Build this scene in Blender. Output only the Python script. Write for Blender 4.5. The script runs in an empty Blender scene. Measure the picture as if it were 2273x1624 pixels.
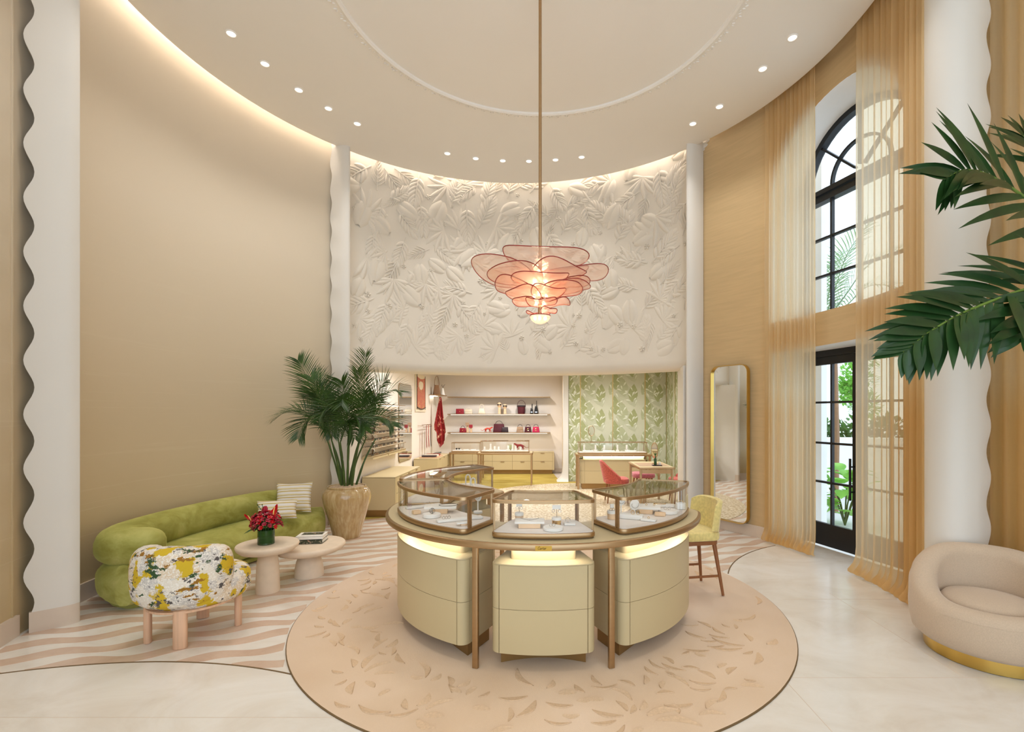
import bpy, bmesh, math, random
from mathutils import Vector, Matrix
R = math.radians
sin, cos, pi = math.sin, math.cos, math.pi
random.seed(7)
scn = bpy.context.scene
COL = scn.collection

# ------------------------------------------------------------------ camera, sky, exposure
cam_data = bpy.data.cameras.new('camera')
cam = bpy.data.objects.new('camera', cam_data)
COL.objects.link(cam)
cam.location = (0, 0, 1.7)
cam.rotation_euler = (R(90), 0, 0)
cam_data.sensor_width = 36
cam_data.lens = 36 * 1080 / 2273
cam_data.shift_x = -66.5 / 2273
cam_data.shift_y = 105 / 2273
cam_data.clip_start = 0.05
cam_data.clip_end = 300
scn.camera = cam
scn.view_settings.view_transform = 'Standard'
scn.view_settings.look = 'None'
scn.view_settings.gamma = 1
scn.view_settings.use_curve_mapping = False
scn.view_settings.exposure = 0.14
scn.cycles.use_denoising = True
scn.cycles.max_bounces = 8
scn.cycles.transparent_max_bounces = 16
scn.cycles.sample_clamp_indirect = 6
scn.cycles.caustics_reflective = False
scn.cycles.caustics_refractive = False

W = bpy.data.worlds.new('sky')
scn.world = W
W.use_nodes = True
wn = W.node_tree.nodes
bgn = wn['Background']
bgn.inputs['Color'].default_value = (0.76, 0.88, 1.0, 1)
bgn.inputs['Strength'].default_value = 2.2

def lamp(name, kind, loc, power, color, size=0.1, rot=(0, 0, 0), spot=None, shape=None, sy=None):
    d = bpy.data.lights.new(name, kind)
    d.energy = power
    d.color = color
    if kind == 'AREA':
        d.size = size
        if shape:
            d.shape = shape
        if sy:
            d.size_y = sy
    else:
        d.shadow_soft_size = size
    if kind == 'SPOT':
        d.spot_size = R(spot)
        d.spot_blend = 1.0
    o = bpy.data.objects.new(name, d)
    o.location = loc
    o.rotation_euler = rot
    COL.objects.link(o)
    return o

WARM = (1.0, 0.98, 0.955)
NEUT = (1.0, 0.985, 0.97)
DOWN = [(-3.29, 5.15), (-3.186, 5.595), (-3.023, 6.047), (-2.815, 6.413), (-2.563, 6.752),
        (-1.463, 7.524), (-1.044, 7.671), (-0.623, 7.739), (-0.208, 7.753), (0.214, 7.712), (0.622, 7.63),
        (2.094, 6.752), (2.326, 6.375), (2.575, 5.675), (2.68, 5.206)]
DOWN_HID = [(2.62, 4.5), (2.45, 3.8), (2.0, 3.1), (1.2, 2.4), (0.2, 1.98), (-0.8, 1.98), (-1.8, 2.4), (-2.6, 3.1), (-3.05, 3.8), (-3.25, 4.5)]
CEIL = 5.72
DOWN_POWER = 31
for i, (x, y) in enumerate(DOWN + DOWN_HID):
    lamp('downlight_lamp', 'SPOT', (x, y, CEIL - 0.03), DOWN_POWER, WARM, 0.05, spot=105)
# back room ceiling lamps (recessed, above the soffit line)
for (x, y) in [(-1.6, 12.6), (-0.4, 12.6), (-1.6, 10.6), (0.0, 10.2), (1.6, 10.6), (2.2, 9.4), (-2.0, 9.0), (0.2, 8.9)]:
    lamp('back_room_lamp', 'SPOT', (x, y, 2.9), 120, NEUT, 0.12, spot=165)

# ------------------------------------------------------------------ materials
def S(r, g, b):
    f = lambda c: c / 12.92 if c <= 0.04045 else ((c + 0.055) / 1.055) ** 2.4
    return (f(r / 255), f(g / 255), f(b / 255), 1)

class NT:
    def __init__(s, name):
        s.m = bpy.data.materials.new(name)
        s.m.use_nodes = True
        s.t = s.m.node_tree
        s.p = s.t.nodes['Principled BSDF']
        s.out = s.t.nodes['Material Output']
    def n(s, t, **kw):
        x = s.t.nodes.new(t)
        for k, v in kw.items():
            setattr(x, k, v)
        return x
    def l(s, a, b):
        s.t.links.new(a, b)
    def put(s, sock, v):
        if hasattr(v, 'is_linked') or hasattr(v, 'links'):
            s.l(v, sock)
        else:
            sock.default_value = v
    def coord(s, kind='Object', scale=(1, 1, 1), rot=(0, 0, 0)):
        c = s.n('ShaderNodeTexCoord')
        m = s.n('ShaderNodeMapping')
        m.inputs['Scale'].default_value = scale
        m.inputs['Rotation'].default_value = rot
        s.l(c.outputs[kind], m.inputs['Vector'])
        return m.outputs['Vector']
    def noise(s, vec, scale=5, detail=3, rough=0.5, dist=0.0):
        x = s.n('ShaderNodeTexNoise')
        x.inputs['Scale'].default_value = scale
        x.inputs['Detail'].default_value = detail
        x.inputs['Roughness'].default_value = rough
        x.inputs['Distortion'].default_value = dist
        s.l(vec, x.inputs['Vector'])
        return x.outputs['Fac']
    def voro(s, vec, scale=5, feature='F1', out='Distance'):
        x = s.n('ShaderNodeTexVoronoi', feature=feature)
        x.inputs['Scale'].default_value = scale
        s.l(vec, x.inputs['Vector'])
        return x.outputs[out]
    def ramp(s, fac, stops, interp='LINEAR'):
        x = s.n('ShaderNodeValToRGB')
        x.color_ramp.interpolation = interp
        e = x.color_ramp.elements
        while len(e) < len(stops):
            e.new(0.5)
        for el, (p, c) in zip(e, stops):
            el.position = p
            el.color = c if len(c) == 4 else (*c, 1)
        s.l(fac, x.inputs['Fac'])
        return x.outputs['Color']
    def mix(s, fac, a, b, mode='MIX'):
        x = s.n('ShaderNodeMix', data_type='RGBA', blend_type=mode)
        s.put(x.inputs[0], fac)
        s.put(x.inputs[6], a)
        s.put(x.inputs[7], b)
        return x.outputs[2]
    def math(s, op, a, b=0.0):
        x = s.n('ShaderNodeMath', operation=op)
        s.put(x.inputs[0], a)
        s.put(x.inputs[1], b)
        return x.outputs[0]
    def sep(s, vec):
        x = s.n('ShaderNodeSeparateXYZ')
        s.l(vec, x.inputs[0])
        return x.outputs
    def comb(s, x, y, z):
        c = s.n('ShaderNodeCombineXYZ')
        for i, v in enumerate((x, y, z)):
            s.put(c.inputs[i], v)
        return c.outputs[0]
    def bump(s, h, strength=0.2, dist=0.01):
        b = s.n('ShaderNodeBump')
        b.inputs['Strength'].default_value = strength
        b.inputs['Distance'].default_value = dist
        s.l(h, b.inputs['Height'])
        s.l(b.outputs['Normal'], s.p.inputs['Normal'])
    def base(s, col, rough=0.5, metal=0.0, spec=0.5):
        s.put(s.p.inputs['Base Color'], col)
        s.put(s.p.inputs['Roughness'], rough)
        s.p.inputs['Metallic'].default_value = metal
        s.p.inputs['Specular IOR Level'].default_value = spec
        return s

def mk(name, col, rough=0.5, metal=0.0, var=0.06, scale=8, bump=0.0, bscale=60, spec=0.4, stretch=(1, 1, 1), sheen=0):
    """plain procedural material: colour broken by soft noise, optional fine bump"""
    t = NT(name)
    v = t.coord('Object', stretch)
    n = t.noise(v, scale, 4)
    d = tuple(c * (1 - var) for c in col[:3]) + (1,)
    u = tuple(min(1, c * (1 + var)) for c in col[:3]) + (1,)
    t.base(t.ramp(n, [(0.3, d), (0.7, u)]), rough, metal, spec)
    if bump:
        t.bump(t.noise(v, bscale, 3), bump, 0.004)
    if sheen:
        t.p.inputs['Sheen Weight'].default_value = sheen
    return t.m

def emit(name, col, strength):
    t = NT(name)
    e = t.n('ShaderNodeEmission')
    e.inputs['Color'].default_value = (*col, 1)
    e.inputs['Strength'].default_value = strength
    t.l(e.outputs[0], t.out.inputs['Surface'])
    return t.m

def glass(name, tint=(0.96, 0.98, 0.98), refl=0.06, rough=0.0):
    t = NT(name)
    tr = t.n('ShaderNodeBsdfTransparent')
    tr.inputs['Color'].default_value = (*tint, 1)
    gl = t.n('ShaderNodeBsdfGlossy')
    gl.inputs['Roughness'].default_value = rough
    lw = t.n('ShaderNodeLayerWeight')
    lw.inputs['Blend'].default_value = 0.5
    m = t.math('ADD', t.math('MULTIPLY', t.math('POWER', lw.outputs['Facing'], 5.0), 0.9), refl)
    mx = t.n('ShaderNodeMixShader')
    t.l(t.math('MINIMUM', m, 0.9), mx.inputs[0])
    t.l(tr.outputs[0], mx.inputs[1])
    t.l(gl.outputs[0], mx.inputs[2])
    t.l(mx.outputs[0], t.out.inputs['Surface'])
    return t.m

M = {}
M['plaster'] = mk('plaster_white', S(226, 218, 206), 0.6, var=0.015, scale=1.5)
M['column'] = mk('plaster_column', S(228, 223, 215), 0.5, var=0.015, scale=1.2)
M['relief'] = mk('plaster_relief', S(228, 219, 205), 0.55, var=0.02, scale=3)
M['ceiling'] = mk('ceiling_paint', S(250, 246, 240), 0.6, var=0.01, scale=1)
M['shopwhite'] = mk('shop_wall_white', S(238, 228, 216), 0.6, var=0.015, scale=1.5)
M['baseboard'] = mk('baseboard_marble', S(218, 201, 184), 0.35, var=0.05, scale=4)
M['brass'] = mk('champagne_bronze', S(182, 152, 115), 0.38, 1.0, var=0.05, scale=3, stretch=(1, 1, 8))
M['gold'] = mk('gold_metal', S(214, 178, 96), 0.28, 1.0, var=0.05, scale=4)
M['brassdark'] = mk('bronze_plinth', S(158, 124, 76), 0.45, 0.7, var=0.05, scale=3)
M['cream'] = mk('cream_lacquer', S(203, 184, 143), 0.42, var=0.012, scale=2)
M['gap'] = mk('seam_dark', S(112, 88, 56), 0.7)
M['pad'] = mk('display_pad', S(238, 229, 220), 0.75, var=0.01, scale=20)
M['padw'] = mk('jewel_pad_white', S(244, 239, 231), 0.7, var=0.01, scale=20)
M['peach'] = mk('peach_wood', S(236, 200, 160), 0.5, var=0.05, scale=10)
M['jewel'] = mk('silver_jewel', S(200, 195, 190), 0.15, 1.0)
M['jewelgold'] = mk('gold_jewel', S(224, 184, 110), 0.15, 1.0)
M['dark'] = mk('black_gloss', S(28, 26, 27), 0.3)
M['glass'] = glass('case_glass', (0.985, 0.99, 0.985), 0.06)
M['topglass'] = glass('case_top_glass', (0.985, 0.99, 0.985), 0.14)
M['winglass'] = glass('window_glass', (0.96, 0.98, 0.99), 0.04)
M['led'] = emit('led_strip_warm', (1.0, 0.93, 0.82), 32)
M['ledshelf'] = emit('led_strip_shelf', (1.0, 0.90, 0.76), 5)
M['ledcase'] = emit('led_strip_case', (1.0, 0.93, 0.87), 4)
M['cove'] = emit('cove_led', (1.0, 0.89, 0.78), 24)
M['bulb'] = emit('bulb_glow', (1.0, 0.80, 0.52), 9)
M['downface'] = emit('downlight_lens', (1.0, 0.92, 0.78), 2.2)
M['black'] = mk('black_steel', S(24, 26, 30), 0.4, 0.0, spec=0.4)
M['mirror'] = mk('mirror_silver', S(235, 238, 238), 0.02, 1.0, var=0.0)
M['plate'] = mk('plaque_gold', S(196, 156, 74), 0.35, 1.0)
M['ink'] = mk('engraved_ink', S(74, 54, 22), 0.6)
M['limestone'] = mk('limestone_plaster', S(228, 208, 184), 0.75, var=0.04, scale=14, bump=0.12, bscale=90)
M['wood'] = mk('pale_oak', S(214, 172, 140), 0.5, var=0.12, scale=5, stretch=(9, 9, 0.6))
M['walnut'] = mk('walnut_leg', S(142, 90, 52), 0.45, var=0.12, scale=5, stretch=(9, 9, 0.6))
M['yellowfab'] = mk('yellow_fabric', S(226, 208, 136), 0.85, var=0.12, scale=40, bump=0.2, sheen=0.3)
M['coral'] = mk('coral_tweed', S(196, 92, 78), 0.9, var=0.25, scale=45, bump=0.2, sheen=0.3)
M['mauve'] = mk('mauve_tweed', S(178, 96, 104), 0.9, var=0.25, scale=45, bump=0.2, sheen=0.3)
M['tub'] = mk('beige_woven', S(203, 181, 157), 0.9, var=0.06, scale=140, bump=0.15, bscale=160, sheen=0.25)
M['soil'] = mk('pale_pebbles', S(206, 180, 150), 0.9, var=0.3, scale=60, bump=0.8, bscale=50)
M['palmstem'] = mk('palm_stem', S(70, 92, 40), 0.5, var=0.3, scale=8, stretch=(1, 1, 0.3))
M['rachis'] = mk('palm_rachis', S(104, 128, 50), 0.5, var=0.1)
M['burg'] = mk('burgundy_leather', S(88, 34, 44), 0.35, var=0.08, scale=20)
M['red'] = mk('red_leather', S(160, 40, 54), 0.4, var=0.08, scale=20)
M['pink'] = mk('pink_leather', S(212, 50, 94), 0.4, var=0.06, scale=20)
M['taupe'] = mk('taupe_leather', S(178, 146, 118), 0.45, var=0.08, scale=20)
M['brownbag'] = mk('brown_leather', S(148, 112, 82), 0.45, var=0.1, scale=20)
M['ivory'] = mk('ivory_leather', S(240, 226, 200), 0.5, var=0.03, scale=20)
M['blackl'] = mk('dark_leather', S(52, 38, 42), 0.35, var=0.08, scale=20)
M['leo'] = mk('red_lacquer', S(208, 70, 48), 0.35)
M['grey'] = mk('concrete_paving', S(206, 206, 204), 0.8, var=0.04, scale=3)
M['extwhite'] = mk('white_render', S(248, 249, 250), 0.8, var=0.02, scale=3)
M['paper'] = mk('book_paper', S(236, 230, 220), 0.8, var=0.03, scale=30)
M['petalred'] = mk('anthurium_red', S(196, 14, 30), 0.25, var=0.12, scale=20)
M['petaldeep'] = mk('orchid_crimson', S(158, 16, 44), 0.4, var=0.25, scale=30)
M['spadix'] = mk('spadix_yellow', S(240, 196, 110), 0.5)
M['vaseleaf'] = mk('leaf_lined_glass', S(38, 74, 30), 0.12, var=0.25, scale=10, stretch=(1, 1, 5))
M['greenleaf'] = mk('bouquet_leaf', S(44, 84, 34), 0.4, var=0.3, scale=20)
M['fern'] = mk('fern_green', S(110, 150, 40), 0.5, var=0.2, scale=20)

def leafmat(name, a, b, rough=0.35, trans=0.15):
    t = NT(name)
    v = t.coord('Object', (1, 1, 1))
    n = t.noise(v, 6, 4)
    t.base(t.ramp(n, [(0.3, a), (0.7, b)]), rough, 0, 0.5)
    tr = t.n('ShaderNodeBsdfTranslucent')
    tr.inputs['Color'].default_value = tuple(min(1, c * 1.6) for c in b[:3]) + (1,)
    mx = t.n('ShaderNodeMixShader')
    mx.inputs[0].default_value = trans
    t.l(t.p.outputs[0], mx.inputs[1])
    t.l(tr.outputs[0], mx.inputs[2])
    t.l(mx.outputs[0], t.out.inputs['Surface'])
    return t.m
M['palmleaf'] = leafmat('areca_leaf', S(30, 54, 20), S(66, 98, 34), 0.42)
M['bigleaf'] = leafmat('broad_palm_leaf', S(20, 44, 22), S(42, 78, 34), 0.3, 0.08)
M['outleaf'] = leafmat('garden_leaf', S(92, 158, 60), S(150, 204, 92), 0.5, 0.3)
M['outdark'] = leafmat('garden_dark_leaf', S(58, 92, 50), S(98, 138, 70), 0.6, 0.25)
M['outpalm'] = leafmat('garden_palm_leaf', S(96, 122, 88), S(140, 164, 120), 0.6, 0.25)

def silk(name, col, gold, dark):
    """hand-brushed silk wallcovering: fine horizontal streaks with a satin sheen"""
    t = NT(name)
    co = t.n('ShaderNodeTexCoord')
    v = t.coord('Object', (0.30, 0.30, 22))
    n = t.noise(v, 1.3, 3, 0.5, 0.25)
    fine = t.noise(t.coord('Object', (0.6, 0.6, 120)), 1.5, 2)
    v2 = t.coord('Object', (0.5, 0.5, 0.9))
    n2 = t.noise(v2, 0.9, 3)
    c1 = t.mix(t.ramp(n, [(0.62, (0, 0, 0)), (0.68, (0.55, 0.55, 0.55)), (0.70, (0, 0, 0))]), col, gold)
    c1 = t.mix(t.math('MULTIPLY', fine, 0.22), c1, dark)
    c2 = t.mix(t.math('MULTIPLY', n2, 0.3), c1, gold)
    # wall light painted into the silk colour: more ochre low down, paler higher up
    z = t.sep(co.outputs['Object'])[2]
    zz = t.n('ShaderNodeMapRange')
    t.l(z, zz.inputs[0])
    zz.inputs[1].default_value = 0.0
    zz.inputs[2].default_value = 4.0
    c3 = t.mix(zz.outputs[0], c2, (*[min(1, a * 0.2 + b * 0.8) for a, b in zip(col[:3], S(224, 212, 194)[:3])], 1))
    t.base(c3, 0.40, 0.0, 0.5)
    t.bump(fine, 0.08, 0.003)
    return t.m
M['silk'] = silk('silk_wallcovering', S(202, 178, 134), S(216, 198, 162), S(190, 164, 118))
M['tanwall'] = mk('tan_grasscloth', S(206, 177, 132), 0.6, var=0.05, scale=2.5, stretch=(1, 1, 14), bump=0.05)

def marble(name, a, b, c, scale=1.6, rough=0.22):
    t = NT(name)
    v = t.coord('Object', (1, 1.3, 1))
    n = t.noise(v, scale, 7, 0.62, 0.9)
    n2 = t.noise(v, scale * 5, 5, 0.6, 0.4)
    col = t.ramp(n, [(0.28, a), (0.5, b), (0.75, c)])
    col = t.mix(t.math('MULTIPLY', n2, 0.18), col, a)
    t.base(col, rough, 0, 0.45)
    return t.m
M['marble'] = marble('cream_marble', S(218, 207, 193), S(230, 223, 213), S(239, 235, 229))
M['marblepink'] = marble('pink_marble', S(198, 168, 146), S(210, 183, 162), S(220, 196, 176), 2.4)
M['marblew'] = marble('warm_cream_marble', S(220, 200, 172), S(230, 213, 188), S(236, 222, 200), 2.0)

def rugmat():
    t = NT('peach_wool_rug')
    v = t.coord('Object')
    big = t.noise(v, 1.1, 3, 0.5)
    fine = t.noise(v, 160, 2)
    c = t.ramp(big, [(0.3, S(214, 184, 152)), (0.5, S(222, 194, 164)), (0.7, S(228, 202, 176))])
    c = t.mix(t.math('MULTIPLY', fine, 0.12), c, S(180, 140, 110))
    t.base(c, 0.95, 0, 0.1)
    t.bump(fine, 0.35, 0.003)
    t.p.inputs['Sheen Weight'].default_value = 0.25
    return t.m
M['rug'] = rugmat()
M['rugleaf'] = mk('rug_carved_loop', S(214, 184, 152), 0.95, var=0.08, scale=70, bump=0.35, bscale=90, spec=0.1)

def velvet():
    t = NT('green_velvet')
    v = t.coord('Object', (1, 1, 1.4))
    n = t.noise(v, 3.2, 5, 0.62, 0.7)
    t.base(t.ramp(n, [(0.32, S(136, 132, 58)), (0.5, S(160, 157, 82)), (0.68, S(182, 177, 106))]), 0.8, 0, 0.2)
    t.p.inputs['Sheen Weight'].default_value = 0.6
    t.p.inputs['Sheen Roughness'].default_value = 0.4
    t.p.inputs['Sheen Tint'].default_value = S(214, 216, 130)
    t.bump(t.noise(v, 120, 2), 0.1, 0.002)
    return t.m
M['velvet'] = velvet()

def floral():
    """landscape tapestry weave: cream ground, mustard fields, brown and dark-green strokes, grey stipple"""
    t = NT('floral_tapestry')
    v = t.coord('Object')
    jag = t.n('ShaderNodeTexNoise')
    jag.inputs['Scale'].default_value = 60
    t.l(v, jag.inputs['Vector'])
    jv = t.n('ShaderNodeVectorMath', operation='MULTIPLY_ADD')
    t.l(jag.outputs['Color'], jv.inputs[0])
    jv.inputs[1].default_value = (0.05, 0.05, 0.03)
    t.l(v, jv.inputs[2])
    w = jv.outputs[0]
    def off(d, scale=(1, 1, 1)):
        m = t.n('ShaderNodeMapping')
        m.inputs['Location'].default_value = d
        m.inputs['Scale'].default_value = scale
        t.l(w, m.inputs['Vector'])
        return m.outputs[0]
    def step(f, th, soft=0.015):
        return t.ramp(f, [(th - soft, (0, 0, 0)), (th + soft, (1, 1, 1))])
    c = t.mix(step(t.noise(w, 7, 2), 0.5), S(222, 211, 194), S(184, 178, 174))
    c = t.mix(step(t.noise(off((3, 1, 5)), 5.0, 1), 0.58), c, S(214, 188, 152))
    stip = t.voro(off((0, 0, 0)), 75)
    c = t.mix(t.math('MULTIPLY', step(stip, 0.42), 0.7), S(238, 232, 222), c)
    c = t.mix(step(t.noise(off((7, 2, 1)), 8.0, 1), 0.56), c, S(206, 174, 50))
    br = t.noise(off((1, 8, 2), (1, 1, 3.2)), 9, 2)
    c = t.mix(t.math('MULTIPLY', step(br, 0.62), step(t.noise(off((2, 4, 9)), 6, 1), 0.52)), c, S(156, 112, 48))
    gr = t.noise(off((5, 3, 7), (1, 1, 2.2)), 16, 2)
    c = t.mix(t.math('MULTIPLY', step(gr, 0.56), step(t.noise(off((9, 1, 3)), 7, 1), 0.56)), c, S(62, 84, 54))
    gk = t.noise(off((4, 9, 1)), 26, 2)
    c = t.mix(t.math('MULTIPLY', step(gk, 0.6), step(t.noise(off((6, 6, 2)), 7.5, 1), 0.53)), c, S(92, 86, 84))
    t.base(c, 0.9, 0, 0.15)
    t.bump(stip, 0.3, 0.003)
    return t.m
M['floral'] = floral()

def stripes():
    t = NT('striped_woven_cushion')
    v = t.coord('Object')
    z = t.sep(v)[2]
    n = t.noise(t.coord('Object', (3, 3, 40)), 3, 2)
    zz = t.math('ADD', z, t.math('MULTIPLY', n, 0.012))
    f = t.math('FRACT', t.math('MULTIPLY', zz, 12))
    c = t.ramp(f, [(0.0, S(232, 226, 220)), (0.24, S(232, 226, 220)), (0.28, S(204, 180, 118)), (0.42, S(204, 180, 118)), (0.46, S(236, 228, 216)), (0.62, S(236, 228, 216)), (0.66, S(172, 160, 128)), (0.74, S(222, 204, 156)), (0.88, S(222, 204, 156)), (0.92, S(232, 226, 220))])
    t.base(c, 0.9, 0, 0.15)
    t.bump(t.math('ADD', f, n), 0.35, 0.008)
    return t.m
M['stripes'] = stripes()

def curtainmat():
    """sheer ochre linen, dip-dyed deeper at the foot; woven slubs"""
    t = NT('sheer_ochre_linen')
    co = t.n('ShaderNodeTexCoord')
    z = t.sep(co.outputs['Object'])[2]
    c = t.ramp(t.math('DIVIDE', z, 6.0), [(0.0, S(236, 200, 128)), (0.28, S(238, 206, 140)), (0.335, S(247, 230, 190)), (0.62, S(249, 236, 208)), (1.0, S(244, 224, 182))])
    nz = t.noise(t.coord('Object', (2, 2, 120)), 3, 2)
    c = t.mix(t.math('MULTIPLY', nz, 0.2), c, S(206, 166, 98))
    t.base(c, 0.9, 0, 0.1)
    tl = t.n('ShaderNodeBsdfTranslucent')
    t.l(t.mix(0.45, c, (1, 0.98, 0.93, 1)), tl.inputs['Color'])
    tr = t.n('ShaderNodeBsdfTransparent')
    tr.inputs['Color'].default_value = S(252, 238, 206)
    m1 = t.n('ShaderNodeMixShader')
    m1.inputs[0].default_value = 0.8
    t.l(t.p.outputs[0], m1.inputs[1])
    t.l(tl.outputs[0], m1.inputs[2])
    m2 = t.n('ShaderNodeMixShader')
    m2.inputs[0].default_value = 0.25
    t.l(m1.outputs[0], m2.inputs[1])
    t.l(tr.outputs[0], m2.inputs[2])
    t.l(m2.outputs[0], t.out.inputs['Surface'])
    return t.m
M['curtain'] = curtainmat()

def petalglass():
    t = NT('rose_art_glass')
    v = t.coord('Object', (1, 1, 1))
    n = t.noise(v, 7, 5, 0.6, 1.2)
    c = t.ramp(n, [(0.35, (0.95, 0.74, 0.66)), (0.6, (0.99, 0.87, 0.80)), (0.8, (1.0, 0.92, 0.87))])
    tr = t.n('ShaderNodeBsdfTransparent')
    t.l(c, tr.inputs['Color'])
    tl = t.n('ShaderNodeBsdfTranslucent')
    t.l(t.mix(0.3, c, (1.0, 0.68, 0.58, 1)), tl.inputs['Color'])
    m1 = t.n('ShaderNodeMixShader')
    m1.inputs[0].default_value = 0.36
    t.l(tr.outputs[0], m1.inputs[1])
    t.l(tl.outputs[0], m1.inputs[2])
    gl = t.n('ShaderNodeBsdfGlossy')
    gl.inputs['Roughness'].default_value = 0.12
    m2 = t.n('ShaderNodeMixShader')
    m2.inputs[0].default_value = 0.07
    t.l(m1.outputs[0], m2.inputs[1])
    t.l(gl.outputs[0], m2.inputs[2])
    t.l(m2.outputs[0], t.out.inputs['Surface'])
    return t.m
M['petal'] = petalglass()
M['petalrim'] = mk('ruby_glass_rim', S(150, 60, 56), 0.2, var=0.2, scale=6)

def potglaze():
    t = NT('ochre_drip_glaze')
    v = t.coord('Object', (14, 14, 0.9))
    n = t.noise(v, 2.0, 5, 0.6)
    t.base(t.ramp(n, [(0.3, S(172, 138, 88)), (0.5, S(190, 160, 112)), (0.7, S(206, 182, 140))]), 0.14, 0, 0.5)
    t.p.inputs['Coat Weight'].default_value = 0.5
    return t.m
M['pot'] = potglaze()

def carpetmat():
    t = NT('yellow_carpet')
    v = t.coord('Object', (1, 2.5, 1))
    n = t.noise(v, 1.8, 4)
    t.base(t.ramp(n, [(0.3, S(166, 142, 66)), (0.7, S(190, 168, 92))]), 0.95, 0, 0.1)
    t.bump(t.noise(v, 130, 2), 0.3, 0.004)
    return t.m
M['carpet'] = carpetmat()

def mosaicmat():
    t = NT('leaf_mosaic_floor')
    v = t.coord('Object', (1, 1, 1))
    d = t.voro(v, 24)
    n = t.noise(v, 3, 2)
    c = t.ramp(d, [(0.2, S(232, 220, 200)), (0.4, S(216, 200, 172)), (0.65, S(184, 162, 126))])
    t.base(c, 0.4, 0, 0.4)
    return t.m
M['mosaic'] = mosaicmat()

def scarfmat(name, ground, a, b, scale=9):
    t = NT(name)
    v = t.coord('Object')
    n = t.noise(v, scale, 3, 0.6, 1.0)
    n2 = t.noise(v, scale * 0.55, 2, 0.5, 2.0)
    c = t.ramp(n, [(0.46, ground), (0.56, ground), (0.6, a), (0.7, b)])
    c = t.mix(t.ramp(n2, [(0.56, (0, 0, 0)), (0.6, (1, 1, 1))]), c, ground)
    t.base(c, 0.5, 0, 0.4)
    return t.m
M['scarfred'] = scarfmat('red_silk_print', S(142, 30, 30), S(206, 120, 96), S(232, 206, 170), 8)
M['tapestry'] = scarfmat('pictorial_silk', S(196, 112, 90), S(226, 178, 116), S(112, 62, 44), 7)
M['tie'] = scarfmat('patterned_tie_silk', S(132, 48, 48), S(214, 180, 150), S(86, 40, 60), 40)
M['bookcover'] = scarfmat('patterned_book_cover', S(62, 66, 48), S(206, 190, 160), S(178, 70, 56), 30)

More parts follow.
